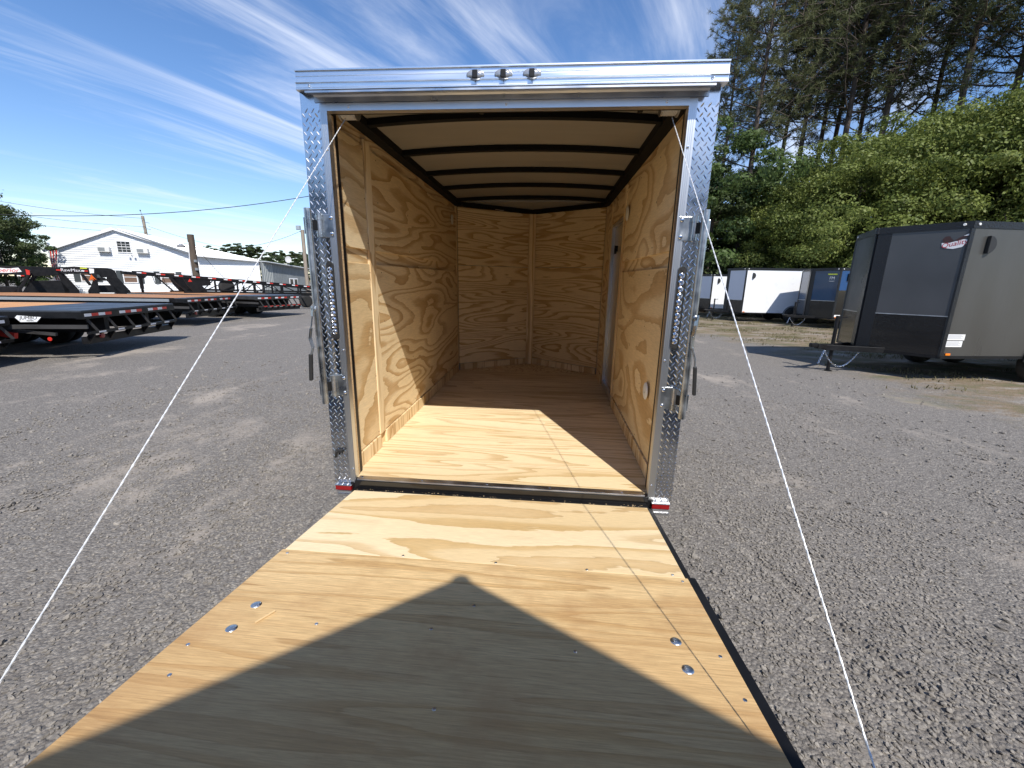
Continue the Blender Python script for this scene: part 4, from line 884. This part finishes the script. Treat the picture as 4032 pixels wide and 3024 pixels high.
# plain wall core, gable, roof
m=MB().prism([HL-ng1*.3,HR-ng1*.3,HR-ng1*.3+Vector((0,0,EV)),Vector((AP.x,AP.y,AP.z-.05))-ng1*.3,HL-ng1*.3+Vector((0,0,EV))],ng1*.28); hb(m,'wall',siding)
m=MB().prism([HR-ng2*.3,HC_-ng2*.3,HC_-ng2*.3+Vector((0,0,EV-.3)),HR-ng2*.3+Vector((0,0,EV))],ng2*.28); hb(m,'wall',siding)
back=Vector((-.5,.86,0)).normalized()*16
apx=Vector((AP.x,AP.y,AP.z+.12)); over=ng1*.35
B_=HC_+Vector((-.3,.2,EV-.1))
m=MB().prism([apx+over,HR+over+ng2*.3+Vector((0,0,EV+.06)),HC_+ng2*.3+Vector((0,0,EV-.24)),B_+Vector((-3.6,4.2,.25))],Vector((0,0,.07))); hb(m,'roof',roofm)
m=MB().prism([apx+over,HL+over-dR*.4+Vector((0,0,EV-.02)),HL-dR*.4+back+Vector((0,0,EV-.02)),apx+back],Vector((0,0,.07))); hb(m,'roof',roofm)
m=MB().bar(HL+over-dR*.42+Vector((0,0,EV-.06)),apx+over+Vector((0,0,-.03)),.04,.24).bar(apx+over+Vector((0,0,-.03)),HR+over+dR*.2+Vector((0,0,EV+.02)),.04,.24); hb(m,'bargeboard',trimw)
m=MB().bar(HR+ng2*.32+over+Vector((0,0,EV+.04)),HC_+ng2*.32+Vector((0,0,EV-.28)),.10,.16); hb(m,'gutter',trimw)
for p in(HL,HR,HC_): hb(MB().bar(p+ng1*.03+Vector((0,0,.1)),p+ng1*.03+Vector((0,0,EV)),.14,.06,up=tuple(dR)),'corner_board',trimw)
for i in range(14):  # roof ribs
    t=i/14; a=(HR+over+ng2*.3+Vector((0,0,EV+.14))).lerp(HC_+ng2*.3+Vector((0,0,EV-.16)),t); b=(apx+over+Vector((0,0,.08))).lerp(B_+Vector((-3.6,4.2,.33)),t)
    hb(MB().bar(a,b,.05,.05),'roof_rib',roofm)
def window(c,w_,h_,right,nr,grid=(3,2),frame=.07,shutters=False,glassm=glass,par=None):
    c=Vector(c); right=Vector(right); 
    def B(x0,x1,z0,z1,d0,d1): 
        q=[c+right*x0+nr*d0+Vector((0,0,z0)),c+right*x1+nr*d0+Vector((0,0,z0)),c+right*x1+nr*d1+Vector((0,0,z0)),c+right*x0+nr*d1+Vector((0,0,z0))]
        return MB().prism(q,(0,0,z1-z0))
    f=MB()
    for a in((-w_/2-frame,-w_/2,-h_/2-frame,h_/2+frame),(w_/2,w_/2+frame,-h_/2-frame,h_/2+frame),(-w_/2,w_/2,h_/2,h_/2+frame),(-w_/2,w_/2,-h_/2-frame,-h_/2),(-w_/2,w_/2,-.025,.025)):
        x=B(*a,.0,.09); f.add(x.v,x.f)
    for i in range(1,grid[0]): x=B(-w_/2+w_*i/grid[0]-.012,-w_/2+w_*i/grid[0]+.012,-h_/2,h_/2,.0,.07); f.add(x.v,x.f)
    for i in range(1,grid[1]*2):
        if i!=grid[1]: x=B(-w_/2,w_/2,-h_/2+h_*i/(grid[1]*2)-.012,-h_/2+h_*i/(grid[1]*2)+.012,.0,.07); f.add(x.v,x.f)
    fo=hb(f,'window',trimw); inv=1
    pn=B(-w_/2,w_/2,-h_/2,h_/2,-.01,.045); hb(pn,'window_pane',glassm,fo)
    if shutters:
        for s in(-1,1): 
            x0=s*(w_/2+frame+.03); x1=s*(w_/2+frame+.48); hb(B(min(x0,x1),max(x0,x1),-h_/2-.1,h_/2+.1,.02,.07),'shutter',shut)
g1=lambda t,z:HL+dR*(lenR*t)+Vector((0,0,z))
window(g1(.478,4.32),.95,.95,dR,ng1,(3,2))
blind=M('brown_blind',(.16,.10,.07),.5)
for t,z,w_ in((.20,1.62,.9),(.485,1.55,.95),(.755,1.55,1.1)): window(g1(t,z),w_,.95,dR,ng1,(1,1),shutters=True,glassm=blind)
for t in(.345,.605):
    hb(MB().box(-.45,.45,-.40,.05,-.22,.22,mat=face_matrix(g1(t,4.02),dR,Vector((0,0,1)))),'air_conditioner',M('ac_shell',(.66,.66,.64),.5) if 'ac_shell' not in bpy.data.materials else bpy.data.materials['ac_shell'])
    hb(MB().box(-.36,.12,-.42,-.405,-.15,.15,mat=face_matrix(g1(t,4.02),dR,Vector((0,0,1)))),'air_conditioner_grille',shedm)
m=MB().tube([g1(.52,3.66)+ng1*.1,g1(.52,3.66)+ng1*.25],.04,8).lathe(g1(.505,3.62)+ng1*.3,ng1,[(0,.07),(.12,.09)],10).lathe(g1(.54,3.62)+ng1*.3,ng1,[(0,.07),(.12,.09)],10); hb(m,'flood_light',trimw)
hb(MB().cbox(g1(.96,3.1)+ng1*.1,(.25,.25,.2)),'meter_box',shedm)
# shed
SE=Vector((-29.0,48.0,0)); SHD=empty('grey_shed',tuple(HC_),0,'low grey metal shed attached to the right end of the white house','shed')
def sb(m,name,mat,par=SHD): m.v=[tuple(Vector(v)-HC_) for v in m.v]; return m.build(name,mat,par)
A=HC_+Vector((.35,0,0)); d=(SE-A); ln=d.length; d.normalize(); ns=Vector((d.y,-d.x,0))
sb(MB().prism([A,SE,SE+Vector((0,0,2.85)),A+Vector((0,0,3.36))],-ns*.2),'wall',shedm)
n=30
for i in range(n):
    p=A+d*ln*(i+.5)/n; sb(MB().bar(p+ns*.015,p+ns*.015+Vector((0,0,3.32-.52*(i+.5)/n)),.05,.04,up=tuple(d)),'wall_rib',shedm if i>5 else M('pale_rib',(.5,.52,.5),.5) if 'pale_rib' not in bpy.data.materials else bpy.data.materials['pale_rib'])
sb(MB().prism([A+ns*.5+Vector((0,0,3.38)),SE+ns*.5+d*.6+Vector((0,0,2.85)),SE-ns*7+d*.6+Vector((0,0,3.0)),A-ns*7+Vector((0,0,3.5))],Vector((0,0,.09))),'roof',roofm)
for t in(.58,.68): 
    p=A+d*ln*t+Vector((0,0,1.35)); f=sb(MB().box(-.32,.32,-.42,.42,0,.05,mat=face_matrix(p+ns*.06,d,ns)),'window',trimw); sb(MB().box(-.22,.22,-.32,.32,0,.03,mat=face_matrix(p+ns*.10,d,ns)),'window_pane',glass,f)
# beyond the shed: dark open lean-to with a white wall
LT=empty('lean_to',(-29.0,49.6,0),0,'dark open lean-to roof beyond the grey shed','shed')
MB().box(0,4.5,0,3,2.45,2.6).build('roof',roofm,LT); MB().box(.1,4.4,2.7,2.9,0,2.44).build('back_wall',steelb,LT); MB().box(1.2,1.32,-.1,.0,0,2.44).build('post',wood2,LT); MB().box(.6,4.0,.6,.7,.0,1.3).build('low_wall',whitepl,LT)
# satellite dish on the shed roof
SD=empty('satellite_dish',(-29.1,44.6,3.05),0,'round pale satellite dish on the shed roof','satellite dish'); SD.scale=(.62,.62,.75)
m=MB(); axd=Vector((.45,-.8,.35)).normalized(); m.lathe((0,0,.95),axd,[(0,.02),(.02,.22),(.08,.42),(.13,.52),(.15,.53),(.10,.42),(.04,.22)],20); m.build('dish',M('dish_grey',(.45,.45,.45),.5),SD)
MB().tube([(0,0,0),(0,0,.9)],.04,8).build('mast',shedm,SD); MB().tube([Vector((0,0,.5)),Vector((0,0,.75))+axd*.7],.02,6).build('feed_arm',shedm,SD)
def wpos(az,d,z): a=rad(az); return Vector((.24+d*math.sin(a),-2.06+d*math.cos(a),z))
# poles
def pole(az,d,top,r,mat,label,lean=0,name='utility_pole'):
    p=wpos(az,d,0); T=empty(name,tuple(p),0,label,'pole'); MB().tube([(0,0,0),(lean*.5,0,top*.5),(lean,0,top)],[r*1.15,r*1.05,r],12).build('pole_shaft',mat,T); return T
PL1=pole(-41.1,27.5,3.68,.15,woodp,'short dark wooden pole with round yard lamp before the white house')
MB().tube([(0,0,3.2),(-.25,-.1,3.22),(-.42,-.2,3.20)],.025,6).build('lamp_arm',shedm,PL1); MB().lathe((-.42,-.2,3.02),(0,0,1),[(0,.10),(.02,.19),(.12,.2),(.16,.08),(.2,.07)],14).build('lamp_shade',clearlens,PL1)
MB().tube([(-.13,-.15,0),(-.13,-.15,2.0),(-.02,-.17,3.3)],.022,6).build('conduit',trimw,PL1)
for z in(2.4,2.0,1.5): MB().cbox((.18,-.1,z),(.14,.1,.12)).build('insulator',shedm,PL1)
PL2=pole(-44.5,66,8.35,.15,wood2,'tall pale utility pole behind the white house roof',-.3)
for z in(7.7,7.0,6.4): MB().bar((-.5,0,z+.1),(.4,0,z-.1),.06,.06).build('cross_arm',shedm,PL2)
MB().tube([(-.3,0,8.3),(-.45,0,8.9)],.03,6).build('top_pin',shedm,PL2); MB().lathe((-.45,0,8.9),(0,0,1),[(0,.07),(.12,.05)],8).build('insulator',blackpl,PL2)
PL3=pole(-30.4,38,5.35,.13,wood2,'pale pole with square flood light just left of the trailer post')
MB().bar((0,0,5.1),(-.22,0,5.25),.04,.04).build('lamp_arm',shedm,PL3); MB().cbox((-.28,-.05,5.5),(.34,.1,.30)).build('flood_light',shedm,PL3); MB().cbox((-.28,-.11,5.5),(.28,.02,.24)).build('flood_lens',clearlens,PL3)
def wire(A,B,r,sag,label,n=24,cat='wire',name='overhead_wire'):
    A=Vector(A);B=Vector(B); P=[A.lerp(B,i/n)-Vector((0,0,sag*4*(i/n)*(1-i/n)))-A for i in range(n+1)]
    o=MB().tube(P,r,5).build(name,blackpl); o.location=A; o['label']=label; o['category']=cat; o['group']='overhead wires'
wire(wpos(-56,40,4.9),wpos(-24,30,7.3),.020,.75,'thick bundled overhead cable crossing the sky above the white house')
wire(wpos(-55.5,60,8.0),wpos(-44.6,66,8.1),.016,.25,'highest thin wire running to the tall pale pole')
wire(wpos(-54.2,60,6.95),wpos(-44.6,66,7.2),.016,.2,'middle thin wire running to the tall pale pole')
wire(wpos(-54.2,60,6.2),wpos(-44.6,66,6.6),.016,.2,'lowest thin wire running to the tall pale pole')
wire(wpos(-44.4,66,7.3),wpos(-38,60,5.0),.016,.2,'thin wire dropping right from the tall pale pole')
wire(wpos(-41.0,27.5,3.25),wpos(-38.5,30,1.5),.010,.05,'guy wire slanting down right from the short dark pole')
wire(wpos(-30.6,38,5.25),wpos(-40.9,27.5,2.9),.012,.35,'slack wire between flood light pole and short dark pole')
# flag at the left corner of the house
FLG=empty('flag_pole',tuple(wpos(-51.6,52,0)),0,'red and white striped flag hanging at the left house corner','flag')
MB().tube([(0,0,0),(0,0,3.9)],.035,8).build('pole_shaft',trimw,FLG); MB().lathe((0,0,3.9),(0,0,1),[(0,.05),(.08,.16),(.2,.16),(.3,.05)],10).build('lamp_globe',whitepl,FLG)
for i in range(6):
    m=MB(); 
    for j in range(8):
        z0=1.2+j*.3; z1=z0+.3; f_=lambda z: .35*math.sin(z*2.+.4)*.3
        x=.05+i*.11; m.prism([(x+f_(z0)*.2,f_(z0)*(i+1)*.2,z0),(x+.11+f_(z0)*.2,f_(z0)*(i+2)*.2,z0),(x+.11+f_(z1)*.2,f_(z1)*(i+2)*.2,z1),(x+f_(z1)*.2,f_(z1)*(i+1)*.2,z1)],(0,-.006,0))
    m.build('flag_stripe',redtape if i%2==0 else whitepl,FLG)

# ------------------------------------------------------------------ trees
def leafmat(name,c1,c2,c3,trans=.35):
    m=bpy.data.materials.new(name); m.use_nodes=True; t=m.node_tree; t.nodes.clear(); o=t.nodes.new('ShaderNodeOutputMaterial')
    g=t.nodes.new('ShaderNodeNewGeometry'); r=t.nodes.new('ShaderNodeValToRGB'); e=r.color_ramp.elements; e.new(.5)
    for i,(p,c) in enumerate(((0.,c1),(.55,c2),(1.,c3))): e[i].position=p; e[i].color=(*c,1)
    oi=t.nodes.new('ShaderNodeObjectInfo'); ad=t.nodes.new('ShaderNodeMath'); ad.operation='MULTIPLY_ADD'; ad.inputs[1].default_value=.65; t.links.new(g.outputs['Random Per Island'],ad.inputs[0])
    od=t.nodes.new('ShaderNodeMath'); od.operation='MULTIPLY'; od.inputs[1].default_value=.35; t.links.new(oi.outputs['Random'],od.inputs[0]); t.links.new(od.outputs[0],ad.inputs[2]); t.links.new(ad.outputs[0],r.inputs[0])
    d=t.nodes.new('ShaderNodeBsdfPrincipled'); d.inputs['Roughness'].default_value=.55; d.inputs['Specular IOR Level'].default_value=.3; tr=t.nodes.new('ShaderNodeBsdfTranslucent'); mx=t.nodes.new('ShaderNodeMixShader'); mx.inputs[0].default_value=trans
    t.links.new(r.outputs[0],d.inputs['Base Color']); t.links.new(r.outputs[0],tr.inputs[0]); t.links.new(d.outputs[0],mx.inputs[1]); t.links.new(tr.outputs[0],mx.inputs[2]); t.links.new(mx.outputs[0],o.inputs[0]); return m
leafy=leafmat('leaf_yellow_green',(.085,.115,.025),(.175,.215,.050),(.28,.30,.095)); leafd=leafmat('leaf_dark_green',(.035,.06,.016),(.065,.105,.028),(.11,.155,.05)); leafo=leafmat('leaf_olive',(.035,.055,.018),(.06,.085,.03),(.10,.12,.045))
needle=leafmat('pine_needles',(.070,.088,.042),(.120,.135,.060),(.185,.185,.085),.35)
bark=M('tree_bark',(.075,.058,.045),.9,bump=(14,.8,(1,1,.25)),var=(7,.4,(1,1,.3))); barkp=M('pine_bark',(.085,.066,.054),.9,bump=(14,.8,(1,1,.25)),var=(6,.4,(1,1,.3)))
def crown_mesh(name,seed,mat,R,H,blobs,leaves,size,z0,drop=.5):
    """leaf clusters spread through a lumpy crown"""
    r=random.Random(seed); vs=[];fs=[]
    for b in range(blobs):
        th=r.uniform(0,2*math.pi); cz=r.random(); rr=math.sqrt(max(0,1-(cz*1.55-.7)**2/.9)) if cz<1 else 0
        rad_=R*rr*r.uniform(.45,1.0)*(1+.25*math.sin(th*3+seed)); c=Vector((rad_*math.cos(th),rad_*math.sin(th),z0+H*cz*r.uniform(.85,1.04))); br=R*r.uniform(.09,.22)
        for _ in range(leaves):
            d=Vector((r.gauss(0,1),r.gauss(0,1),r.gauss(.25,.8))).normalized(); p=c+Vector((d.x*1.15,d.y*1.15,d.z*.62))*br*r.uniform(.7,1.05)
            if r.random()<.15: p+=Vector((r.gauss(0,1),r.gauss(0,1),r.gauss(0,.6)))*br*.25
            n=(d+Vector((r.gauss(0,.5),r.gauss(0,.5),r.gauss(.35,.5)))).normalized(); x=n.orthogonal().normalized(); a=r.uniform(0,6.28); y=n.cross(x); x2=x*math.cos(a)+y*math.sin(a); y2=n.cross(x2); s=size*r.uniform(.6,1.35)
            o=len(vs); vs+=[p-x2*s*.5,p+y2*s*.32,p+x2*s*.55,p-y2*s*.32]; fs.append((o,o+1,o+2,o+3))
    me=bpy.data.meshes.new(name); me.from_pydata([tuple(v) for v in vs],[],fs); me.materials.append(mat); return me
def trunk_mesh(name,seed,h,r0,limbs,mat,spread,low=.3,up=.5):
    r=random.Random(seed); m=MB(); P=[]; x=y=0
    for i in range(9): P.append((x,y,h*i/8)); x+=r.uniform(-.02,.02)*h*.5; y+=r.uniform(-.02,.02)*h*.5
    m.tube(P,[r0*(1-.85*i/8) for i in range(9)],9)
    for k in range(limbs):
        t=low+(1-low)*(k+.5)/limbs; z=h*t; b=Vector(P[min(8,int(t*8))]); b.z=z; a=k*2.4+r.uniform(-.4,.4); l=spread*(1.15-t)*r.uniform(.7,1.2); q=[b]
        for j in range(1,5): q.append(b+Vector((math.cos(a)*l*j/4,math.sin(a)*l*j/4,l*up*(j/4)**1.4+r.uniform(-.1,.1))))
        m.tube(q,[r0*.35*(1-t*.6)*(1-.8*j/4) for j in range(5)],5)
    me=bpy.data.meshes.new(name); me.from_pydata([tuple(v) for v in m.v],[],m.f); me.polygons.foreach_set('use_smooth',[True]*len(m.f)); me.materials.append(mat); return me
def pine_meshes(seed,h,r0,cb,nb,L0,tufts=13,needles=34,dead=8):
    """trunk with limbs and a crown of needle tufts; cb = crown base fraction"""
    r=random.Random(seed); m=MB(); P=[]; x=y=0; lx=r.uniform(-.012,.012); ly=r.uniform(-.012,.012)
    for i in range(13): P.append(Vector((x,y,h*i/12))); x+=h/12*(lx+r.uniform(-.018,.018)); y+=h/12*(ly+r.uniform(-.018,.018))
    m.tube(P,[r0*(1-.80*i/12) for i in range(13)],9); vs=[];fs=[]
    def at(t): 
        i=min(11,int(t*12)); return P[i].lerp(P[i+1],t*12-i)
    def branch(b,a,l,rise,rr_,leafy_):
        q=[b]; d=Vector((math.cos(a),math.sin(a),rise)).normalized(); k=5
        for j in range(1,k+1): q.append(q[-1]+d*l/k); d=(d+Vector((r.uniform(-.25,.25),r.uniform(-.25,.25),r.uniform(-.02,.22)))).normalized()
        m.tube(q,[rr_*(1-.8*j/k) for j in range(k+1)],4)
        if not leafy_: return
        for _ in range(tufts):
            t=r.uniform(.30,1.0)*k; i=min(k-1,int(t)); c=q[i].lerp(q[i+1],t-i); off=Vector((r.gauss(0,1),r.gauss(0,1),r.gauss(.1,.55)))*l*.15; c2=c+off
            m.tube([c,c2],[.018,.008],3,cap=False)
            ax=(off.normalized()+d*.6).normalized() if off.length>1e-4 else d
            for _ in range(needles):
                nd=(ax*.55+Vector((r.gauss(0,1),r.gauss(0,1),r.gauss(0,1))).normalized()).normalized(); ln=r.uniform(.16,.30); sd=nd.cross(Vector((r.gauss(0,1),r.gauss(0,1),r.gauss(0,1)))).normalized()*.013
                s0=c2+ax*r.uniform(-.26,.16); o=len(vs); vs.extend([s0-sd,s0+sd,s0+nd*ln+sd*.4,s0+nd*ln-sd*.4]); fs.append((o,o+1,o+2,o+3))
    for kk in range(nb):
        t=cb+(1-cb)*(kk/nb)**.9*.97; l=L0*(1.0-.72*((t-cb)/(1-cb))**1.6)*r.uniform(.6,1.15)
        branch(at(t),kk*2.4+r.uniform(-.5,.5),l,r.uniform(.1,.55),r0*.22,True)
    for kk in range(dead):
        t=r.uniform(cb*.45,cb); branch(at(t),r.uniform(0,6.28),L0*r.uniform(.2,.6),r.uniform(.0,.5),r0*.12,r.random()<.35)
    a=bpy.data.meshes.new('pine_trunk'); a.from_pydata([tuple(v) for v in m.v],[],m.f); a.polygons.foreach_set('use_smooth',[True]*len(m.f)); a.materials.append(barkp)
    b=bpy.data.meshes.new('pine_crown'); b.from_pydata([tuple(v) for v in vs],[],fs); b.materials.append(needle); return a,b
def tree(name,loc,rz,sc,tr,cr,label,cat,group):
    T=empty(name,tuple(loc),rz,label,cat,group); T.scale=(sc,sc,sc) if not isinstance(sc,tuple) else sc; link('trunk',tr,T); link('crown',cr,T); return T
tb=[trunk_mesh('broadleaf_trunk',s,5.6,.16,9,bark,3.2) for s in(1,2,3)]
cbm=[crown_mesh('broadleaf_crown',s,mt,3.5,5.8,135,340,.098,1.4) for s,mt in((11,leafy),(12,leafy),(13,leafy))]
cbd=[crown_mesh('broadleaf_crown',s,mt,3.4,6.6,60,300,.145,1.2) for s,mt in((21,leafd),(22,leafo))]
pm=[pine_meshes(s,24,.20,cb,nb,L0) for s,cb,nb,L0 in((1,.36,72,3.8),(2,.46,66,4.6),(3,.42,70,5.0),(4,.50,62,4.4))]
r=random.Random(11)
ORD=['first','second','third','fourth','fifth','sixth','seventh','eighth','ninth','tenth','eleventh','twelfth','thirteenth','fourteenth','fifteenth','sixteenth','seventeenth','eighteenth','nineteenth','twentieth']
def rank(lst,i): return ORD[sorted(range(len(lst)),key=lambda k:lst[k][0]).index(i)]
# yellow green broadleaf trees along the edge behind the trailers
BL=[(25.8,33,1.05),(29.0,31.5,1.14),(32.5,30,1.24),(36.2,32,1.42),(40.3,32,1.42),(44.5,32,1.46),(48.8,32,1.5),(23.2,36,.86),(27.3,34,1.05),(34.3,35,1.42),(38.3,36,1.5),(42.6,36,1.55),(47,36,1.55)]
for i,(az,d,s) in enumerate(BL):
    tree('broadleaf_tree',wpos(az,d,0),r.uniform(0,6.28),s,tb[i%3],cbm[i%3],'bright yellow-green broadleaf tree, %s from the left in the row behind the parked trailers'%rank(BL,i),'tree','yellow-green broadleaf trees behind the trailers')
DK=[(19.2,31,1.38),(22.,33,1.15),(16.2,33,1.3),(13,34,1.2),(24.8,34,1.0),(30.5,36,1.25),(34.,37,1.35),(38,38,1.4),(43,37,1.5),(48,36,1.5),(52,35,1.5),(9,36,1.1),(20.5,38,1.3),(27.5,39,.95),(17.7,35,1.0),(20.8,36,1.0),(23.6,35,.90)]
for i,(az,d,s) in enumerate(DK):
    tree('shade_tree',wpos(az,d,0),r.uniform(0,6.28),s,tb[i%3],cbd[i%2],'dark green shaded broadleaf tree under the tall pines, %s from the left'%rank(DK,i),'tree','dark broadleaf trees under the pines')
PN=[(22.2,33,0,1.05,'slender pine with a pale bare lower trunk, leftmost of the tall pines'),(19.5,39,1,.92,None),(25.2,40,3,1.05,None),(26.7,38,1,1.1,None),(28.4,41,3,1.15,None),(30.3,36,2,1.16,'stout dark pine whose trunk rises above the broadleaf trees'),(33.4,37,2,1.2,None),(36.5,42,1,1.15,None),(38.5,36,3,1.15,None),(41.5,38,2,1.2,None),(44.5,36,1,1.15,None),(48,38,2,1.2,None),(52,36,1,1.2,None),(31.5,45,1,1.2,None),(29.4,44,1,1.2,None)]
for i,(az,d,k,s,lb) in enumerate(PN):
    tree('pine_tree',wpos(az,d,0),r.uniform(0,6.28),s,pm[k][0],pm[k][1],lb or 'tall thin pine with a high crown, %s from the left among the right-hand pines'%rank(PN,i),'pine tree','tall pines on the right' )
# leaning trunk
LP=wpos(28.6,37,0); o=MB().tube([(0,0,0),(1.6,.3,4.5),(3.1,.6,8.0),(4.6,.8,11.6),(6.6,1.0,14.0),(8.6,1.1,14.4)],[.17,.15,.13,.11,.07,.03],8).tube([(3.4,.62,8.7),(3.6,.7,10.2)],[.05,.02],5).tube([(4.6,.8,11.6),(5.0,.9,13.4)],[.06,.02],5).build('leaning_trunk',barkp); o.location=LP; o['label']='bare leaning tree trunk slanting up right between the pines'; o['category']='tree trunk'
# oaks at the far left, distant pines behind the shed
OK_=[(-57.8,50,1.1),(-55.9,50,1.02),(-54.5,51,.86),(-53.9,55,.80),(-60,48,1.25),(-53.3,60,.62),(-57,56,1.15),(-55.2,57,1.0)]
for i,(az,d,s) in enumerate(OK_):
    tree('oak_tree',wpos(az,d,0),i*1.3,s*.93,tb[i%3],cbd[i%2],'dark green oak beyond the deck trailers, %s from the left of the far-left clump'%rank(OK_,i),'tree','oaks at the far left')
cf=[crown_mesh('distant_crown',s,leafo,2.4,4.6,34,110,.34,7.2) for s in(31,32)]; tf=trunk_mesh('distant_trunk',5,11,.16,8,barkp,1.6,.75,.6)
DP_=[(-43.0,150,.82),(-41.6,150,.80),(-40.1,145,.88),(-39.3,150,.86),(-37.6,140,.92),(-36.6,142,.95),(-35.4,140,.92),(-34.6,140,.78),(-33.3,130,.78),(-32.4,130,.7),(-31.4,125,.75),(-30.4,125,.74),(-29,125,.8),(-27,125,.8),(-24,130,.8),(-38.4,145,.8)]
for i,(az,d,s) in enumerate(DP_):
    tree('distant_pine',wpos(az,d,0),i*1.1,(s*1.6,s*1.6,s),tf,cf[i%2],'small distant pine on the skyline behind house and shed, %s from the left'%rank(DP_,i),'pine tree','distant pines behind the shed')
LT_=[(-36,120,.8),(-33.5,110,.85),(-31.5,105,.8),(-29.5,105,.95),(-27,105,.9),(-24,105,.9),(-20,105,1),(-15,105,1),(-10,100,1),(-5,90,1),(0,80,1),(5,60,1.)]
for i,(az,d,s) in enumerate(LT_):
    tree('shade_tree',wpos(az,d,0),i*.8,(s*1.4,s*1.4,s),tb[i%3],cbd[i%2],'distant dark green tree low on the skyline, %s from the left'%rank(LT_,i),'tree','low distant trees')
# woods behind the photographer
for i in range(9):
    az=110+i*17; tree('shade_tree',wpos(az,46,0),i*.9,1.4,tb[i%3],cbd[i%2],'dark green tree in the woods behind the photographer, %s from the right'%ORD[i],'tree','woods behind the photographer')
